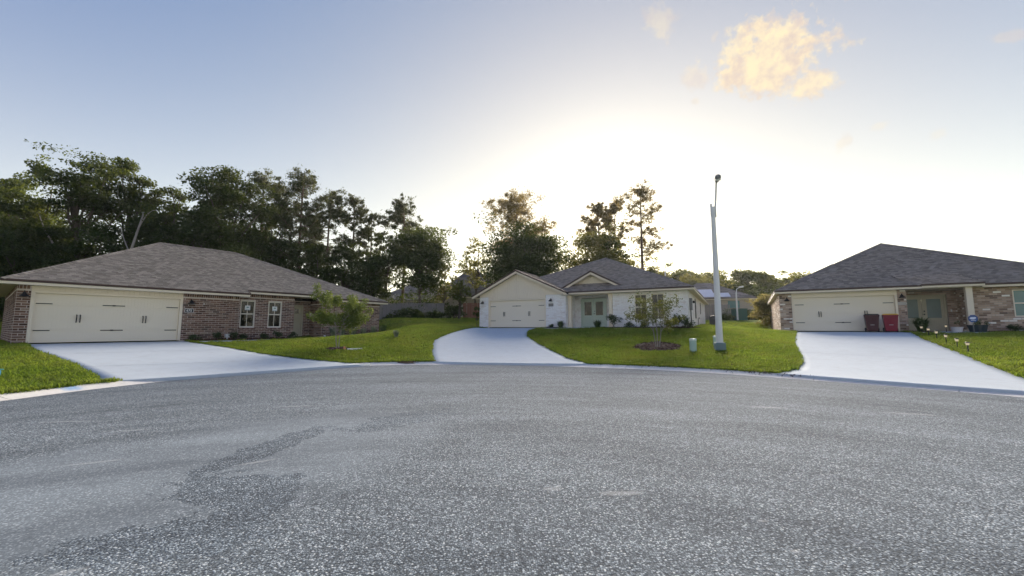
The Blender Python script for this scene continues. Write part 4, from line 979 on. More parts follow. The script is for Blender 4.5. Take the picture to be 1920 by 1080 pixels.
# ------------------------------------------------------------------ trees behind the white house
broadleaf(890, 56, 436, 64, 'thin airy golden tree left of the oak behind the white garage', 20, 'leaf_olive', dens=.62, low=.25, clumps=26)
pine(968, 59, 363, 128, 'rounded pine top showing above the oak behind the white garage gable', 21, 'needle_warm', bare=.55, dens=1.2, nb=30)
broadleaf(978, 54, 402, 168, 'big dark oak standing behind the white garage gable', 22, dens=1.15, low=.14, clumps=50)
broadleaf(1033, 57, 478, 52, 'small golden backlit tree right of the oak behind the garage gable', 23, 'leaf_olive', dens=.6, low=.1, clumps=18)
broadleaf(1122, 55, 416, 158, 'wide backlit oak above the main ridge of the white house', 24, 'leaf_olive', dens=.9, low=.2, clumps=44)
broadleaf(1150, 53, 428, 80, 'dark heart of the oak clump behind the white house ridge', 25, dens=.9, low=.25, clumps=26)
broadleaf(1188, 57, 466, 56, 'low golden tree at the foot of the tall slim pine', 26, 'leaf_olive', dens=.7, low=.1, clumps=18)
pine(1124, 61, 374, 60, 'left one of the paired airy pines above the oak', 27, 'needle_warm', bare=.6, dens=.9, nb=20)
pine(1160, 61, 368, 62, 'right one of the paired airy pines above the oak', 28, 'needle_warm', bare=.6, dens=.9, nb=20)
pine(1209, 51, 343, 96, 'tall slim pine with long bare trunk beside the oak, branches to the right', 29, 'needle_warm', bare=.5, dens=.8, nb=26, asym=.01)
# ------------------------------------------------------------------ far treeline on the right
labs = ['far tree touching the right end of the white house roof', 'far rounded tree above the side eave of the white house', 'far tree just left of the street lamp pole', 'far tree directly behind the street lamp pole', 'tallest dark far tree right of the street lamp pole', 'far tree halfway between lamp pole and tan house', 'far tree with thin top near the tan house roof', 'far tree partly behind the left hip of the tan house', 'far low tree between lamp and thin distant lamp', 'far bushy tree over the distant grey house roof']
for i, (px_, Y, tp, wd) in enumerate(((1232, 88, 498, 84), (1276, 92, 496, 88), (1318, 86, 503, 84), (1352, 95, 506, 84), (1407, 84, 493, 90), (1452, 90, 500, 80), (1490, 94, 502, 74), (1530, 88, 508, 84), (1378, 80, 522, 84), (1300, 80, 518, 96))):
    broadleaf(px_, Y, tp, wd, labs[i], 60+i, 'leaf_mid' if i % 3 else 'leaf_olive', dens=1.5, low=.0, clumps=44, group='far trees beyond the houses on the right')
for i, (px_, Y, tp, wd) in enumerate(((1262, 74, 548, 90), (1345, 76, 545, 100), (1425, 72, 545, 100), (1500, 74, 545, 110))):
    broadleaf(px_, Y, tp, wd, ['dark low tree behind the distant house roof', 'dark low tree between the two lamp posts', 'dark low tree above the yellow shrub', 'dark low tree behind the eave of the tan house'][i], 80+i, 'leaf_dark', dens=1.0, low=.0, clumps=40, name='understorey_tree', group='low trees behind the back lawn')
# ground cover that closes the foot of the woods
r = np.random.default_rng(5); C = []
for px_ in np.arange(-150, 880, 9):
    Y = np.interp(px_, [-150, 0, 360, 560, 720, 880], [30, 31, 38, 46, 52, 58])+r.random()*6; x, y = at(px_, Y); C.append((x, y, Tz(x, y)+.5+2.2*r.random()**1.5))
for px_ in np.arange(850, 1260, 9):
    Y = 64+r.random()*6; x, y = at(px_, Y); C.append((x, y, Tz(x, y)+.6+1.6*r.random()))
for px_ in np.arange(1180, 1640, 8):
    Y = 68+r.random()*8; x, y = at(px_, Y); C.append((x, y, Tz(x, y)+.8+2.6*r.random()))
C = np.array(C); Rd = np.stack([np.full(len(C), 1.3), np.full(len(C), 1.3), np.full(len(C), 1.0)], 1)
u = leaf_obj('undergrowth', [leaves(C, Rd, 170, .32, r, .7)], M['leaf_dark'], None); tag(u, 'dense dark undergrowth along the foot of the woods', kind='stuff')
# ------------------------------------------------------------------ young street trees
def young(pos, label, seed, stems, crown, leaf, n, ls, rad, blossom=None, name='young_tree'):
    x, y = pos; z0 = Tz(x, y); root = empty(name, label, 'tree', (x, y, z0)); r = np.random.default_rng(seed); mb = MB(); C = []
    W_, z0c, z1c = crown
    for k in range(stems):
        a = 6.28*k/stems+r.random(); top = (math.cos(a)*.09*W_, math.sin(a)*.09*W_, z0c+.25*(z1c-z0c)); pts = limb(mb, (math.cos(a)*.05, math.sin(a)*.05, -.08), top, .024, .014, r, .0, 6, 6, .018)
        for j in range(7):
            a2 = a+r.normal()*.9; q = r.random()
            e = (top[0]+math.cos(a2)*W_*.32*(.35+.7*q), top[1]+math.sin(a2)*W_*.32*(.35+.7*q), z0c+(z1c-z0c)*(.12+.85*r.random()*(1-.35*q)))
            st = pts[3+int(r.random()*3)]; bp = limb(mb, st, e, .011, .003, r, .08, 5, 4); C.append(e); C.append(np.array(bp[3]))
            for _ in range(3): C.append(np.array(e)+r.normal(size=3)*np.array((.34, .34, .26))*W_*.3)
    C = np.array([np.array(c) for c in C]); mb.build('trunk', M['bark_pale'], root, smooth=True)
    leaf_obj('crown', [leaves(C, np.full((len(C), 3), rad), n, ls, r, .8, .5)], M[leaf], root)
    if blossom:
        hi = C[np.argsort(C[:, 2])[-9:]]; sd = C[np.argsort(C[:, 0])[:3]]; leaf_obj('blossom', [leaves(np.concatenate([hi, sd])+np.array((0, 0, .06)), np.full((12, 3), .085), 36, .05, r)], M['blossom'], root)
young(TREE_L, 'young leafy lime green crape myrtle with pale blossoms on the left lawn', 101, 3, (2.75, 1.0, 2.9), 'leaf_lime', 100, .105, .22, True)
young(TREE_R, 'young sparse tree with thin leaves before the white house windows', 102, 3, (2.35, .95, 2.7), 'leaf_mid', 24, .10, .2)
x, y = at(862, 41); 
broadleaf(861, 41, 520, 46, 'slim young tree before the reddish fence left of the white house', 103, 'leaf_mid', dens=.5, low=.3, clumps=20, name='young_tree')
# ------------------------------------------------------------------ shrubs
def shrub(x, y, rad, ht, label, kind='leaf', m='leaf_shrub', seed=0, group=None, n=None, name='shrub'):
    z0 = Tz(x, y); root = empty(name, label, 'shrub', (x, y, z0), 0, group); r = np.random.default_rng(seed+500)
    if kind == 'leaf':
        k = 9; C = np.stack([r.normal(size=k)*rad*.45, r.normal(size=k)*rad*.45, ht*(.35+.5*r.random(k))], 1)
        leaf_obj('foliage', [leaves(C, np.full((k, 3), rad*.5), n or 70, max(.06, rad*.22), r, .8)], M[m], root)
        mb = MB()
        for c in C[:5]: limb(mb, (0, 0, -.05), c, .012, .005, r, 0, 4, 4)
        mb.build('stem', M['bark'], root)
    else:
        nb = n or 150; V = []; t = []
        for i in range(nb):
            a = r.random()*6.28; Ln = ht*(.7+.5*r.random()); out_ = rad*(.25+.9*r.random()); w_ = .012+.01*r.random(); sx, sy = math.sin(a)*w_, -math.cos(a)*w_; b0 = rad*.25*r.random(); c, s_ = math.cos(a), math.sin(a)
            p = [(b0*c, b0*s_, -.02), (c*out_*.5, s_*out_*.5, Ln*.75), (c*out_, s_*out_, Ln*(.95 if out_ < rad*.8 else .7))]
            V += [(p[0][0]-sx, p[0][1]-sy, p[0][2]), (p[0][0]+sx, p[0][1]+sy, p[0][2]), (p[1][0]+sx, p[1][1]+sy, p[1][2]), (p[1][0]-sx, p[1][1]-sy, p[1][2]),
                  (p[1][0]-sx, p[1][1]-sy, p[1][2]), (p[1][0]+sx, p[1][1]+sy, p[1][2]), (p[2][0]+sx*.2, p[2][1]+sy*.2, p[2][2]), (p[2][0]-sx*.2, p[2][1]-sy*.2, p[2][2])]
            q = r.random(); t += [q, min(1, q+.2)]
        np_mesh('foliage', V, np.arange(len(V)).reshape(-1, 4), M[m], root, t)
    return root
gl = 'small shrubs planted along the red brick wall'
for i, (u_, v_, rd, ht, kd, lab) in enumerate(((5.5, -.42, .26, .42, 'leaf', 'small round shrub next to the red house garage corner'), (6.5, -.42, .28, .48, 'leaf', 'small round shrub left of the white meter box'), (7.35, -.42, .26, .46, 'leaf', 'small shrub just right of the white meter box'), (7.85, -.1, .24, .38, 'leaf', 'small shrub under the left red house window'), (8.9, -.1, .27, .36, 'leaf', 'low shrub between the two red house windows'), (9.75, -.1, .3, .5, 'leaf', 'spiky shrub under the right red house window'), (10.55, -.1, .27, .42, 'leaf', 'small shrub beside the red house porch corner'))):
    shrub(*hl(0, u_, v_), rd, ht, lab, kd, 'leaf_shrub', i, gl)
gv_ = 'variegated clumps along the right wing of the red house'
for i, (u_, v_, rd, ht, lab) in enumerate(((12.85, -.5, .34, .5, 'pale variegated clump nearest the red house porch'), (13.5, -.5, .3, .45, 'pale variegated clump second from the porch'), (14.3, -.5, .34, .5, 'pale variegated clump under the right wing window'), (15.1, -.5, .3, .42, 'pale variegated clump right of the wing window'), (15.9, -.5, .34, .5, 'pale variegated clump near the wing corner'), (16.7, -.55, .32, .46, 'dark clump at the right corner of the red house'))):
    shrub(*hl(0, u_, v_-.25), rd*1.35, ht*1.5, lab, 'blade', 'leaf_grey' if i < 5 else 'blade', 20+i, gv_, 150)
shrub(-6.79, 23.6, .34, .42, 'lone pale grey clump on the lawn right of the red house', 'blade', 'leaf_grey', 30, None, 140)
gm = 'shrubs in the mulch bed of the white house'
for i, (u_, v_, rd, ht, kd, m_, lab) in enumerate(((9.05, -.35, .55, .55, 'blade', 'blade', 'spiky green clump right of the sage doors'), (10.2, -.15, .42, .95, 'leaf', 'leaf_shrub', 'upright leafy shrub at the right porch column of the white house'), (11.3, -.3, .36, .42, 'leaf', 'leaf_shrub', 'low shrub under the left window of the white house'), (12.3, -.4, .34, .36, 'leaf', 'leaf_shrub', 'low shrub between the two windows of the white house'), (13.6, -.3, .4, .5, 'leaf', 'leaf_shrub', 'shrub right of the white house windows'), (14.2, -.4, .52, 1.15, 'leaf', 'leaf_shrub', 'tall leafy shrub near the right corner of the white house'), (14.85, -.5, .4, .5, 'leaf', 'leaf_shrub', 'low shrub at the right corner of the white house'), (6.3, -.35, .5, .5, 'blade', 'blade', 'spiky grass clump left of the sage doors'), (5.55, -.32, .22, .28, 'leaf', 'leaf_shrub', 'tiny shrub below the grey number plaque'))):
    shrub(*hl(1, u_, v_), rd, ht, lab, kd, m_, 40+i, gm)
shrub(*hl(1, -1.25, .1), .3, 2.0, 'dark columnar evergreen at the left corner of the white garage', 'leaf', 'leaf_dark', 55, None, 240, 'columnar_shrub')
shrub(*hl(2, 5.75, -.55), .62, .78, 'bushy green grass clump beside the tan brick pier', 'blade', 'blade', 60, None, 420)
shrub(*hl(2, 9.4, .15), .3, .4, 'small dark shrub on the tan brick wall left of the window', 'leaf', 'leaf_shrub', 61)
shrub(*hl(2, 10.6, .15), .42, .4, 'low olive shrub under the tan house window', 'leaf', 'leaf_mid', 62)
broadleaf(1446, 40, 545, 74, 'pale yellow feathery shrub beside the tan house', 110, 'leaf_yellow', dens=1.2, low=.0, clumps=34, name='yellow_shrub', lsize=.16)
broadleaf(1478, 38, 540, 36, 'green upright bush between the yellow shrub and the tan house', 111, 'leaf_mid', dens=1, low=.0, clumps=24, name='garden_bush', lsize=.16)
for i, (px_, Y, tp, wd, lab) in enumerate(((772, 39, 581, 66, 'dark rounded bush before the middle of the grey fence'), (735, 37.5, 592, 34, 'low dark bush near the left end of the grey fence'), (815, 41, 583, 46, 'dark bush before the right end of the grey fence'), (852, 42, 570, 44, 'dark bush in the corner between grey and red fences'), (1410, 52, 581, 70, 'dark clipped hedge at the back of the side lawn'), (1350, 47, 592, 44, 'low dark bush at the foot of the far fence'))):
    broadleaf(px_, Y, tp, wd, lab, 120+i, 'leaf_dark', dens=.9, low=.0, clumps=26, name='garden_bush', lsize=.2)

# ================================================================== fences, far houses
M['fence_grey'] = plain('weathered_fence', (.24, .22, .20), .95, var=.3, scale=4); M['fence_red'] = plain('reddish_cedar', (.30, .14, .085), .9, var=.25, scale=4)
def fence(A, B, ht, label, m, pw=.14, gap=.012):
    A, B = np.array(A), np.array(B); L_ = np.linalg.norm(B-A); d = (B-A)/L_; ya = math.atan2(d[1], d[0])
    root = empty('wooden_fence', label, 'fence', (A[0], A[1], Tz(*A)), ya); n = int(L_/(pw+gap)); me = None; r = np.random.default_rng(int(L_*100))
    for i in range(n):
        s = i*(pw+gap); p = A+d*s
        if me is None: q = MB(); q.poly([(0, 0, 0), (pw, 0, 0), (pw, 0, ht-.05), (pw*.75, 0, ht), (pw*.25, 0, ht), (0, 0, ht-.05)]); q.poly([(0, .02, 0), (0, .02, ht-.05), (pw*.25, .02, ht), (pw*.75, .02, ht), (pw, .02, ht-.05), (pw, .02, 0)]); q.poly([(0, 0, 0), (0, 0, ht-.05), (0, .02, ht-.05), (0, .02, 0)]); q.poly([(pw, 0, 0), (pw, .02, 0), (pw, .02, ht-.05), (pw, 0, ht-.05)]); o = q.build('picket', m, root); me = o.data
        else: o = bpy.data.objects.new('picket', me); link(o, root)
        o.location = (s, -.01+r.normal()*.012 + (.03 if i % 2 else 0), Tz(*p)-Tz(*A)+r.normal()*.02-.05); o.rotation_euler = (r.normal()*.01, r.normal()*.008, 0)
    for zz in (.35, ht-.35):
        q = MB()
        for i in range(0, n-8, 8): a, b = A+d*i*(pw+gap), A+d*(i+8)*(pw+gap); q.bar((i*(pw+gap), .07, Tz(*a)-Tz(*A)+zz), ((i+8)*(pw+gap), .07, Tz(*b)-Tz(*A)+zz), .04, .09)
        q.build('fence_rail', m, root)
fence((-14.0, 37.2), (-7.4, 44.3), 1.75, 'long weathered grey picket fence behind the left lawn', M['fence_grey'])
fence((-5.3, 43.2), (-3.2, 42.6), 1.7, 'short reddish cedar fence left of the white house', M['fence_red'])
fence((21.0, 46.5), (26.0, 47.5), 1.85, 'grey picket fence behind the street lamp beside the distant house', M['fence_grey'], .16)
def far_house(name, label, px_, Y, wd, dp, yaw, eave, peak, m, wallm, zb=None):
    x, y = at(px_, Y); z = Tz(x, y) if zb is None else zb
    h = House(None, name, label, (x, y, z), yaw); E_ = eave; hw = wd/2; hd = dp/2; k = min(hw, hd)
    for A, B in (((-hw, -hd), (hw, -hd)), ((hw, -hd), (hw, hd)), ((hw, hd), (-hw, hd)), ((-hw, hd), (-hw, -hd))): h.wall(A, B, 0, E_-.1, brick=False)
    h.core.build('wall', wallm, h.root)
    o = .45; hw += o; hd += o
    if hw >= hd: a, b = (-hw+hd, 0, peak), (hw-hd, 0, peak)
    else: a, b = (0, -hd+hw, peak), (0, hd-hw, peak)
    c = [(-hw, -hd, E_), (hw, -hd, E_), (hw, hd, E_), (-hw, hd, E_)]
    if hw >= hd: fs = [[c[0], c[1], b, a], [c[1], c[2], b], [c[2], c[3], a, b], [c[3], c[0], a]]
    else: fs = [[c[0], c[1], a], [c[1], c[2], b, a], [c[2], c[3], b], [c[3], c[0], a, b]]
    for f in fs[:2] + fs[3:]: h.face(f, ex=.3, tab=.9)
    h.face(fs[2], shingle=False)
    h.finish_roof(m, m, 0); h.eaves(c+[c[0]]); return h, hw, hd
h, hw, hd = far_house('distant_house', 'distant low house with pale patch of roof behind the street lamp', 1322, 62, 11, 9, -.25, 2.9, 5.6, M['shb'], M['mortar_tan'])
m = MB(); sl_ = (5.6-2.9)/hd
for i in range(2):
    for j in range(2): m.box(-1.5+i*1.25, -.3+i*1.25, 0, 1.2, 0, .05)
pm = plain('pale_roof_sheet', (.62, .62, .68), .5)
for i, (a, b, c, d) in enumerate(((-2.9, 2.6, .35, 1.5), (-1.8, .6, 1.55, 2.7))):
    q = MB(); q.poly([(a, -hd+c, 2.9+sl_*c+.06), (b, -hd+c, 2.9+sl_*c+.06), (b, -hd+d, 2.9+sl_*d+.06), (a, -hd+d, 2.9+sl_*d+.06)]); q.poly([(a, -hd+c, 2.9+sl_*c), (b, -hd+c, 2.9+sl_*c), (b, -hd+c, 2.9+sl_*c+.06), (a, -hd+c, 2.9+sl_*c+.06)]); q.build('roof_sheet', pm, h.roofo)
q = MB(); q.box(2.2, 3.7, -hd+.40, -hd+.44, 1.5, 2.5); q.build('window', M['glass_teal'], h.root)
far_house('distant_house', 'distant grey roofed house between the woods and the white garage', 884, 66, 13, 12, .35, 3.2, 8.2, M['sh'], M['mortar_tan'])
far_house('distant_house', 'dim distant house half hidden behind the oak by the fence', 790, 70, 14, 11, .2, 2.8, 6.2, M['sh'], M['mortar_tan'])
# ================================================================== street furniture
M['pole'] = plain('spun_grey_pole', (.76, .75, .71), .6, var=.07, scale=2); M['base_teal'] = plain('teal_grey_base', (.17, .24, .24), .7, var=.12); M['ped'] = plain('pale_green_pedestal', (.42, .56, .48), .5, var=.08, scale=5); M['ped_top'] = plain('pale_green_cap', (.62, .70, .62), .45, var=.05)
LX, LY = 9.3, 18.06; z0 = Tz(LX, LY)
t = empty('street_lamp', 'tall pale grey street lamp with square base on the middle lawn', 'street lamp', (LX, LY, z0), R(-20))
q = MB(); q.lathe([(.28, -.15), (.28, .33), (.25, .37), (.14, .371)], 4, sx=1.1, sy=1.1); o = q.build('base', M['base_teal'], t, bevel=.015); o.rotation_euler = (0, 0, R(45))
q = MB(); q.lathe([(.16, .3), (.145, .42), (.09, 6.55), (.086, 6.6)], 12); q.build('pole', M['pole'], t)
q = MB(); q.lathe([(.10, 6.28), (.10, 6.36)], 12); q.lathe([(.102, 6.15), (.102, 6.19)], 12); q.build('pole_band', M['pole'], t)
q = MB(); q.box(-.11, -.03, -.03, .05, 6.2, 6.75); q.build('bracket', M['pole'], t)
q = MB(); q.tube([(.10, 0, 6.1), (.105, 0, 6.6), (.15, -.06, 7.2), (.17, -.16, 7.62), (.18, -.28, 7.72)], .04, 8); q.build('arm', M['pole'], t, smooth=True)
q = MB(); q.tube([(.18, -.22, 7.70), (.19, -.36, 7.75), (.20, -.62, 7.79), (.205, -.70, 7.79)], [.06, .12, .13, .05], 10); q.build('luminaire', M['plaque_grey'], t, smooth=True)
q = MB(); q.lathe([(.02, 0), (.13, .04), (.13, .06)], 12, (.197, -.52, 7.63)); q.build('lens', M['white'], t, smooth=True)
def pedestal(x, y, rad, ht, label, m1, m2):
    t = empty('utility_pedestal', label, 'utility pedestal', (x, y, Tz(x, y)))
    q = MB(); q.lathe([(rad, -.1), (rad, ht*.86), (rad*.97, ht*.87)], 18); q.build('housing', m1, t, smooth=False)
    q = MB(); q.lathe([(rad*1.06, ht*.84), (rad*1.06, ht*.95), (rad*.92, ht*.99), (rad*.4, ht), (0, ht)], 18); q.build('cap', m2, t, smooth=False)
pedestal(8.12, 18.1, .145, .62, 'round pale green utility pedestal left of the street lamp', M['ped'], M['ped_top'])
pedestal(9.66, 19.05, .14, .5, 'short pale green pedestal half hidden behind the lamp base', M['ped'], M['ped_top'])
x, y = 26.0, 46.2; t = empty('street_lamp', 'thin pale distant lamp post at the back of the side lawn', 'street lamp', (x, y, Tz(x, y)))
q = MB(); q.lathe([(.10, 0), (.09, 1.0), (.07, 3.2)], 8); q.build('pole', M['pole'], t); q = MB(); q.tube([(0, 0, 3.15), (.08, 0, 3.6), (.35, -.1, 3.8)], .045, 6); q.build('arm', M['pole'], t); q = MB(); q.tube([(.3, -.1, 3.78), (.75, -.2, 3.86)], [.08, .1], 8); q.build('luminaire', M['pole'], t)
x, y = 26.6, 46.8; t = empty('utility_cabinet', 'dark green utility cabinet at the foot of the distant lamp post', 'cabinet', (x, y, Tz(x, y)), .2)
gm_ = plain('dark_green_cabinet', (.03, .10, .08), .5); q = MB(); q.box(-.9, .8, -.3, .3, -.1, 1.25); q.build('housing', gm_, t, bevel=.03); q = MB(); q.box(-.94, .84, -.34, .34, 1.26, 1.34); q.build('lid', gm_, t)
# air conditioner by the white house
x, y = hl(1, 15.75, 17.2); t = empty('air_conditioner', 'dark square air conditioner unit beside the white house wall', 'air conditioner', (x, y, Tz(x, y)), -.5)
q = MB(); q.box(-.42, .42, -.42, .42, -.2, .95); q.build('cabinet', M['black'], t, bevel=.02)
q = MB()
for i in range(12): z = .1+i*.065; q.box(-.44, .44, -.436, -.425, z, z+.03); q.box(.425, .436, -.44, .44, z, z+.03)
q.build('grille', M['plaque_grey'], t); q = MB(); q.lathe([(.36, .955), (.36, .99), (.3, 1.0)], 16); q.build('fan_guard', M['black'], t)
# bins
def bin_(pos, rz, label, body, lidc, sticker):
    t = empty('wheelie_bin', label, 'bin', (pos[0], pos[1], pos[2]), rz)
    q = MB(); v = []
    for z, hx, y0, y1 in ((.06, .24, -.27, .24), (.12, .25, -.285, .26), (.86, .31, -.36, .34), (.98, .32, -.37, .36)): v.append([(-hx, y0, z), (hx, y0, z), (hx, y1, z), (-hx, y1, z)])
    q.poly(v[0][::-1])
    for a, b in zip(v[:-1], v[1:]):
        for i in range(4): q.poly([a[i], a[(i+1) % 4], b[(i+1) % 4], b[i]])
    q.poly(v[-1]); q.build('body', body, t, bevel=.02)
    q = MB(); q.box(-.335, .335, -.385, .375, .985, 1.01); q.box(-.30, .30, -.33, .33, 1.0101, 1.05); q.build('lid', lidc, t, bevel=.012)
    q = MB(); q.box(-.33, .33, -.39, -.372, .90, .975); q.build('rim', body, t)
    q = MB(); q.box(-.13, .13, -.34, -.318, .50, .53); q.box(-.13, .13, -.345, -.318, .62, .66); q.build('lift_bar', body, t)
    q = MB(); q.box(-.09, .09, -.333, -.325, .40, .43); q.build('sticker', sticker, t)
    for sx in (-1, 1):
        q = MB(); q.lathe([(.02, -.03), (.12, -.03), (.13, -.015), (.13, .015), (.12, .03), (.02, .03)], 14); w_ = q.build('wheel', M['black'], t, smooth=False); w_.location = (sx*.29, .24, .13); w_.rotation_euler = (0, R(90), 0)
    q = MB(); q.tube([(-.28, .37, .93), (-.28, .44, .97), (.28, .44, .97), (.28, .37, .93)], .018, 6); q.build('handle', body, t)
mar = plain('maroon_plastic', (.060, .016, .020), .45, var=.12); red = plain('crimson_plastic', (.23, .018, .035), .42, var=.1); yel = plain('yellow_plastic', (.78, .50, .07), .45, var=.08)
z2 = HOUSES[2][3]
for (u_, v_), lab, b_, l_ in (((3.62, -.75), 'dark maroon wheelie bin with black lid before the garage', mar, M['black']), ((4.42, -.80), 'crimson wheelie bin with yellow lid before the garage', red, yel)):
    x, y = hl(2, u_, v_); bin_((x, y, min(Tz(x, y)+.015, z2)), HOUSES[2][2]-.12, lab, b_, l_, M['plaque_stone'])
# path lights along the right drive
glo = Mat('path_light_lens'); glo.col((.42, .38, .28)).rough(.3); glo.b.inputs['Emission Color'].default_value = (1, .8, .5, 1); glo.b.inputs['Emission Strength'].default_value = .1
def plight(x, y, label, src=[None]):
    if src[0] is None:
        t = empty('path_light', label, 'path light', (x, y, Tz(x, y)), 0, 'solar path lights by the right driveway'); ch = []
        q = MB(); q.lathe([(.018, -.1), (.018, .30)], 6); ch.append(q.build('stake', M['black'], t)); q = MB(); q.lathe([(.045, .30), (.05, .36), (.05, .385)], 10); ch.append(q.build('lens', glo.m, t)); q = MB(); q.lathe([(.075, .386), (.07, .40), (.03, .42), (0, .422)], 12); ch.append(q.build('cap', M['black'], t)); src[0] = (t, ch)
    else:
        t0, ch = src[0]; t = t0.copy(); link(t); t.location = (x, y, Tz(x, y)); t['label'] = label
        for c in ch: d_ = c.copy(); col.objects.link(d_); d_.parent = t
for (x, y), lab in zip(((16.62, 14.72), (17.3, 15.68), (18.2, 16.9), (19.3, 18.3), (20.5, 19.8), (21.7, 21.3), (24.2, 22.4)), ('path light nearest the street at the right driveway edge', 'second path light from the street by the driveway', 'third path light from the street by the driveway', 'fourth path light from the street by the driveway', 'fifth path light from the street by the driveway', 'path light where the driveway meets the curved walk', 'lone path light beside the curved walk before the porch')): plight(x, y, lab)
# porch pots and the security sign
def pot(x, y, rad, ht, label, m, plant, kind='leaf', seed=3):
    z = Tz(x, y)+.04; t = empty('planter', label, 'planter', (x, y, z)); q = MB(); q.lathe([(rad*.75, -.06), (rad, ht), (rad*1.06, ht), (rad*1.06, ht+.03), (rad*.9, ht+.03), (rad*.88, ht-.02)], 16); q.build('pot', m, t, smooth=False)
    if plant:
        r = np.random.default_rng(seed); C = np.stack([r.normal(size=8)*rad*.45, r.normal(size=8)*rad*.45, ht+.05+.18*r.random(8)], 1); leaf_obj('foliage', [leaves(C, np.full((8, 3), rad*.35), 60, .07, r)], M[plant], t)
pot(*hl(2, 7.15, -.55), .24, .24, 'round white planter bowl on the porch edge of the tan house', M['plaque_stone'], None)
pot(*hl(2, 7.98, -.4), .38, .34, 'dark round planter with green plant beside the cream porch column', plain('dark_planter', (.02, .035, .04), .5), 'leaf_shrub')
x, y = hl(2, 7.72, -.75); t = empty('yard_sign', 'blue octagonal security sign on a stake by the porch column', 'sign', (x, y, Tz(x, y)), HOUSES[2][2]+.25)
blue = plain('sign_blue', (.03, .09, .28), .4); swh = plain('sign_white', (.75, .80, .9), .4)
q = MB(); q.tube([(0, 0, -.15), (0, 0, .72)], .012, 6); q.build('stake', M['plaque_grey'], t)
q = MB(); q.lathe([(.21, -.012), (.21, .012)], 8); o = q.build('sign_board', blue, t); o.location = (0, -.015, .75); o.rotation_euler = (R(90), R(22.5), 0)
q = MB(); n_ = 24
for cx, cz, rx, rz_ in ((-.02, .02, .13, .06), (.06, .045, .07, .04)): q.poly([(cx+rx*math.cos(6.283*i/n_), -.03-(.001 if cx > 0 else 0), .75+cz+rz_*math.sin(6.283*i/n_)) for i in range(n_)])
q.box(-.1, .1, -.0305, -.029, .65, .675); q.build('sign_emblem', swh, t)
# small things in the left lawn
x, y = -7.85, 20.0; t = empty('utility_marker', 'small orange tipped white marker lying on the left lawn', 'marker', (x, y, Tz(x, y)), .4)
q = MB(); q.tube([(-.28, 0, .05), (.4, .05, .06)], .05, 8); q.build('pipe', M['white'], t); q = MB(); q.tube([(-.42, .02, -.02), (-.42, .02, .2)], .05, 8); q.build('stub', plain('orange_cap', (.65, .28, .16), .5), t)
x, y = -12.62, -.2
x, y = hl(0, 12.2, -.95); t = empty('spot_light', 'tiny white ground light by the red house porch step', 'ground light', (x, y, Tz(x, y))); q = MB(); q.lathe([(.03, -.05), (.03, .08)], 8); q.build('stake', M['black'], t); q = MB(); q.lathe([(.06, .08), (.075, .16), (.03, .19)], 10); q.build('head', M['white'], t)
x, y = -13.95, 10.95; t = empty('valve_cover', 'bright blue plastic valve cap in the grass at the left edge', 'valve cover', (x, y, Tz(x, y)))
bl = plain('bright_blue_plastic', (.02, .22, .50), .4); q = MB(); q.lathe([(.11, -.1), (.11, .16), (.08, .19), (0, .195)], 14); q.build('body', bl, t); q = MB(); q.box(-.25, .22, -.02, .02, .2, .22); q.build('tag', plain('teal_tape', (.05, .42, .45), .5), t)
# ================================================================== mulch and grass
mm = leafmat('mulch_chips', (.030, .012, .010), (.11, .045, .038), (.02, .01, .01), .05); me_m = plain('mulch_base', (.05, .022, .018), 1, var=.4, scale=12); soilm = plain('bare_soil', (.10, .06, .035), 1, var=.5, scale=8)
mlab = ['dark mulch bed along the red brick wall and windows', 'mulch bed along the right wing of the red house', 'dark mulch bed below the white house windows', 'small mulch bed right of the white garage door', 'mulch strip at the left corner of the white garage', 'mulch bed beside the tan brick pier', 'mulch strip below the tan brick wall', 'small mulch ring round the left young tree', 'wide oval mulch ring round the right young tree', 'bare earth patch in the lawn edge below the street lamp', 'bare earth at the lawn corner left of the curving driveway', 'bare earth at the lawn tip left of the left driveway']
r = np.random.default_rng(9)
for p, lab in zip(BEDS, mlab):
    p = np.array(p); c = p.mean(0); lo, hi = p.min(0), p.max(0); q = MB(); n_ = len(p); mnd = .07
    rings = [(1.0, -.02), (.85, mnd*.6), (.5, mnd), (.0, mnd*1.1)]; base = []
    soil = 'earth' in lab
    for s_, dz_ in rings:
        for k in range(n_): w_ = c+(p[k]-c)*s_; q.v.append((w_[0], w_[1], Tz(*w_)+(dz_*.4 if soil else dz_)))
    for i in range(3):
        for k in range(n_): a = i*n_+k; b = i*n_+(k+1) % n_; q.f.append([a, b, b+n_, a+n_]); q.t.append(0)
    o = q.build('bare_earth' if soil else 'mulch_bed', soilm if soil else me_m, None, smooth=True); tag(o, lab, None, None, 'stuff')
    area = .5*abs(np.sum(p[:, 0]*np.roll(p[:, 1], -1)-p[:, 1]*np.roll(p[:, 0], -1))); N_ = int(area*(60 if soil else 260)); P = lo+(hi-lo)*r.random((N_*3, 2)); P = P[inside(P, p)][:N_]
    if len(P) < 3: continue
    s_ = np.array([1-min(1, np.min(np.hypot(*(p-a).T))/.4) for a in P]); Pz = T(P)+np.where(s_ > .6, .02, .07)*(.5 if soil else 1)
    ch = np.c_[P, Pz]; V, tt = leaves(ch, np.full((len(ch), 3), .015), 1, .10, r, .25, .35); np_o = np_mesh('mulch_chips', V, np.arange(len(V)).reshape(-1, 4), mm, o, tt); np_o['kind'] = 'stuff'
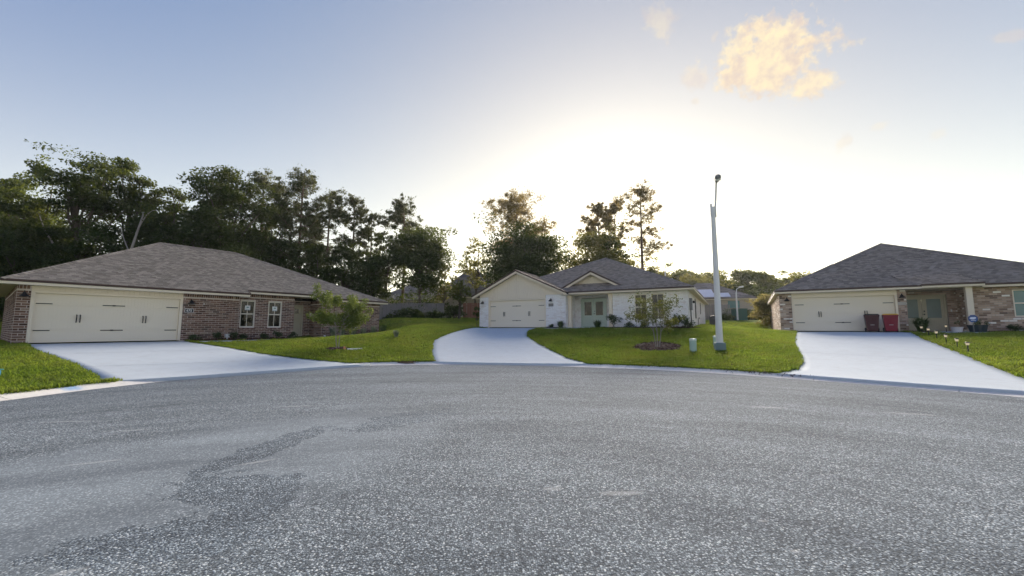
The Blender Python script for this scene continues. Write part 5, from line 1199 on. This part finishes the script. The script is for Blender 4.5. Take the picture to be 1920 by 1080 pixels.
# grass tufts on the lawns
def tuft(seed):
    r = np.random.default_rng(seed); V = []; t = []
    for i in range(16):
        a = r.random()*6.28; b = r.random(2)*.16-.08; Ln = .04+.05*r.random(); ln = .03+.045*r.random(); w_ = .0055+.003*r.random(); c, s_ = math.cos(a), math.sin(a); sx, sy = -s_*w_, c*w_
        p0 = (b[0], b[1], -.015); p1 = (b[0]+c*ln*.4, b[1]+s_*ln*.4, Ln*.7); p2 = (b[0]+c*ln, b[1]+s_*ln, Ln)
        V += [(p0[0]-sx, p0[1]-sy, p0[2]), (p0[0]+sx, p0[1]+sy, p0[2]), (p1[0]+sx, p1[1]+sy, p1[2]), (p1[0]-sx, p1[1]-sy, p1[2]), (p1[0]-sx, p1[1]-sy, p1[2]), (p1[0]+sx, p1[1]+sy, p1[2]), (p2[0]+sx*.15, p2[1]+sy*.15, p2[2]), (p2[0]-sx*.15, p2[1]-sy*.15, p2[2])]; q = r.random(); t += [q, min(1, q+.25)]
    me = bpy.data.meshes.new('grass_tuft'); me.from_pydata(V, [], np.arange(len(V)).reshape(-1, 4).tolist()); at_ = me.attributes.new('tint', 'FLOAT', 'FACE'); at_.data.foreach_set('value', t); me.materials.append(M['grass']); return bpy.data.objects.new('grass_tuft', me)
a = Mat('lawn_grass'); geo = a.n('ShaderNodeNewGeometry').outputs['Position']; t = a.tint()
c = a.mix(t, (.165, .24, .028), (.36, .45, .08)); c = a.mix(a.math('MULTIPLY', a.ramp(a.noise(.9, 6, .7, geo), [(.42, (0, 0, 0)), (.66, (1, 1, 1))]), .65), c, (.36, .34, .085)); c = a.mix(a.math('MULTIPLY', a.ramp(a.noise(2.3, 6, .75, geo, 0), [(.55, (0, 0, 0)), (.70, (1, 1, 1))]), .8), c, (.20, .165, .075))
c = a.mix(a.math('MULTIPLY', a.ramp(a.noise(.33, 4, .6, geo), [(.4, (0, 0, 0)), (.62, (1, 1, 1))]), .45), c, (.075, .15, .015))
a.col(c).rough(.6); a.b.inputs['Specular IOR Level'].default_value = .2
tr = a.n('ShaderNodeBsdfTranslucent'); a.l(a.mix(1.0, c, (1.0, 1.0, .6), 'MULTIPLY'), tr.inputs[0]); mx = a.n('ShaderNodeMixShader'); mx.inputs[0].default_value = .6; a.l(a.b.outputs[0], mx.inputs[1]); a.l(tr.outputs[0], mx.inputs[2]); a.l(mx.outputs[0], a.nt.nodes['Material Output'].inputs[0]); M['grass'] = a.m
tufts = [tuft(900+i) for i in range(3)]
foot = [np.array([hl(k, u, v) for u, v in f]) for k, f in ((0, ((-.5, 0), (16.9, 0), (16.9, 11), (-.5, 11))), (1, ((-.97, 0), (6.6, 0), (14.9, .5), (14.9, 19.5), (-.97, 19.5))), (2, ((-.77, 0), (5.4, 0), (13.1, .5), (13.1, 15.5), (-.77, 15.5))))]
r = np.random.default_rng(21)
rads = np.sqrt(r.random(330000)*(50**2-7**2)+7**2); az = (r.random(330000)-.5)*R(112)
w_ = r.random(330000) < np.interp(rads, [7, 16, 24, 36, 50], [1.0, 1.0, .62, .36, .2])*.999
P = np.c_[rads*np.sin(az), rads*np.cos(az)][w_]
out_poly = BACK + CN*.02; poly = np.concatenate([out_poly])
keepm = ~inside(P, poly)
for q in PAVED + foot + [np.array(b) for b in BEDS[:9]]: keepm &= ~inside(P, q)
P = P[keepm]
# ragged fringe along paving and kerb
fr = []
for q in PAVED[:3]:
    e = resample(np.r_[q, q[:1]], .035); e = e + r.normal(size=e.shape)*.035; fr.append(e)
e = resample(BACK, .03); fr.append(e + r.normal(size=e.shape)*.03)
fr = np.concatenate(fr); nrm = np.hypot(fr[:, 0], fr[:, 1]); fr = fr[(fr[:, 1] > 4) & (nrm < 34)]
fr = fr[~inside(fr, poly - CN*.03)]
for q in PAVED:
    c_ = q.mean(0); fr = fr[~inside(fr, c_+(q-c_)*.985)]
fr = fr[~inside(fr, foot[0]) & ~inside(fr, foot[1]) & ~inside(fr, foot[2])]
P = np.concatenate([P, fr])
# the kerb keeps its grass behind it
dm = np.min(np.hypot(P[:, None, 0]-BACK[None, ::3, 0], P[:, None, 1]-BACK[None, ::3, 1]), 1) if len(P) < 5 else None
thin = .5+.5*np.sin(P[:, 0]*2.1+1.7*np.sin(P[:, 1]*1.9))*np.sin(P[:, 1]*2.4+np.sin(P[:, 0]*.8)); P = P[(thin > .06) | (r.random(len(P)) < .45)]
me = bpy.data.meshes.new('grass'); me.from_pydata(np.c_[P, T(P)].tolist(), [], []); go = bpy.data.objects.new('grass', me); link(go); tag(go, 'short mown grass blades covering the lawns', kind='stuff')
ng = bpy.data.node_groups.new('grass_scatter', 'GeometryNodeTree'); ng.interface.new_socket('Geometry', in_out='INPUT', socket_type='NodeSocketGeometry'); ng.interface.new_socket('Geometry', in_out='OUTPUT', socket_type='NodeSocketGeometry')
def G_(t_): return ng.nodes.new(t_)
gi, go_ = G_('NodeGroupInput'), G_('NodeGroupOutput'); jn = G_('GeometryNodeJoinGeometry')
for i, tf in enumerate(tufts):
    ip = G_('GeometryNodeInstanceOnPoints'); oi = G_('GeometryNodeObjectInfo'); oi.inputs['Object'].default_value = tf; oi.inputs['As Instance'].default_value = True
    rv = G_('FunctionNodeRandomValue'); rv.data_type = 'FLOAT_VECTOR'; rv.inputs[0].default_value = (-.15, -.15, 0); rv.inputs[1].default_value = (.15, .15, 6.28); rv.inputs['Seed'].default_value = i
    rs = G_('FunctionNodeRandomValue'); rs.data_type = 'FLOAT'; rs.inputs[2].default_value = .75; rs.inputs[3].default_value = 1.5; rs.inputs['Seed'].default_value = 7+i
    ix = G_('GeometryNodeInputIndex'); md = G_('ShaderNodeMath'); md.operation = 'MODULO'; md.inputs[1].default_value = 3; ng.links.new(ix.outputs[0], md.inputs[0]); cp = G_('FunctionNodeCompare'); cp.data_type = 'FLOAT'; cp.operation = 'EQUAL'; cp.inputs[1].default_value = i; cp.inputs['Epsilon'].default_value = .1; ng.links.new(md.outputs[0], cp.inputs[0])
    ng.links.new(gi.outputs[0], ip.inputs['Points']); ng.links.new(cp.outputs[0], ip.inputs['Selection']); ng.links.new(oi.outputs['Geometry'], ip.inputs['Instance']); ng.links.new(rv.outputs[0], ip.inputs['Rotation']); ng.links.new(rs.outputs[1], ip.inputs['Scale']); ng.links.new(ip.outputs[0], jn.inputs[0])
ng.links.new(jn.outputs[0], go_.inputs[0]); md_ = go.modifiers.new('scatter', 'NODES'); md_.node_group = ng

r = np.random.default_rng(33); ls_ = []
for i in range(30):
    t_ = r.random(); k_ = nearest(8.3, 13.3) if i < 26 else (nearest(6.4, 15.0) if i < 34 else nearest(-6.5, 17.0)); p_ = CURB[min(len(CURB)-1, max(0, k_+int(r.normal()*3)))]+CN[k_]*(.1+.3*r.random()); ls_.append((p_[0]+r.normal()*.1, p_[1]+r.normal()*.1, .075+.05*r.random()))
V, tt = leaves(np.array(ls_), np.full((len(ls_), 3), .06), 5, .055, r, .25, .5); lo_ = np_mesh('leaf_litter', V, np.arange(len(V)).reshape(-1, 4), mm, None, tt); tag(lo_, 'dark dead leaves gathered along the kerb', kind='stuff')

# ================================================================== humid evening air
q = MB(); q.box(-1700, 1700, -1700, 1700, -1.4, 24.5)
hz = q.build('haze', None, None); tag(hz, 'thin humid evening haze over the whole street', kind='stuff')
hm = bpy.data.materials.new('haze_air'); hm.use_nodes = True; hn = hm.node_tree; hn.nodes.clear()
ho = hn.nodes.new('ShaderNodeOutputMaterial'); hv = hn.nodes.new('ShaderNodeVolumePrincipled'); hv.inputs['Color'].default_value = (.95, .95, .96, 1); hv.inputs['Density'].default_value = .0002; hv.inputs['Anisotropy'].default_value = .45
hn.links.new(hv.outputs[0], ho.inputs['Volume']); hz.data.materials.append(hm)
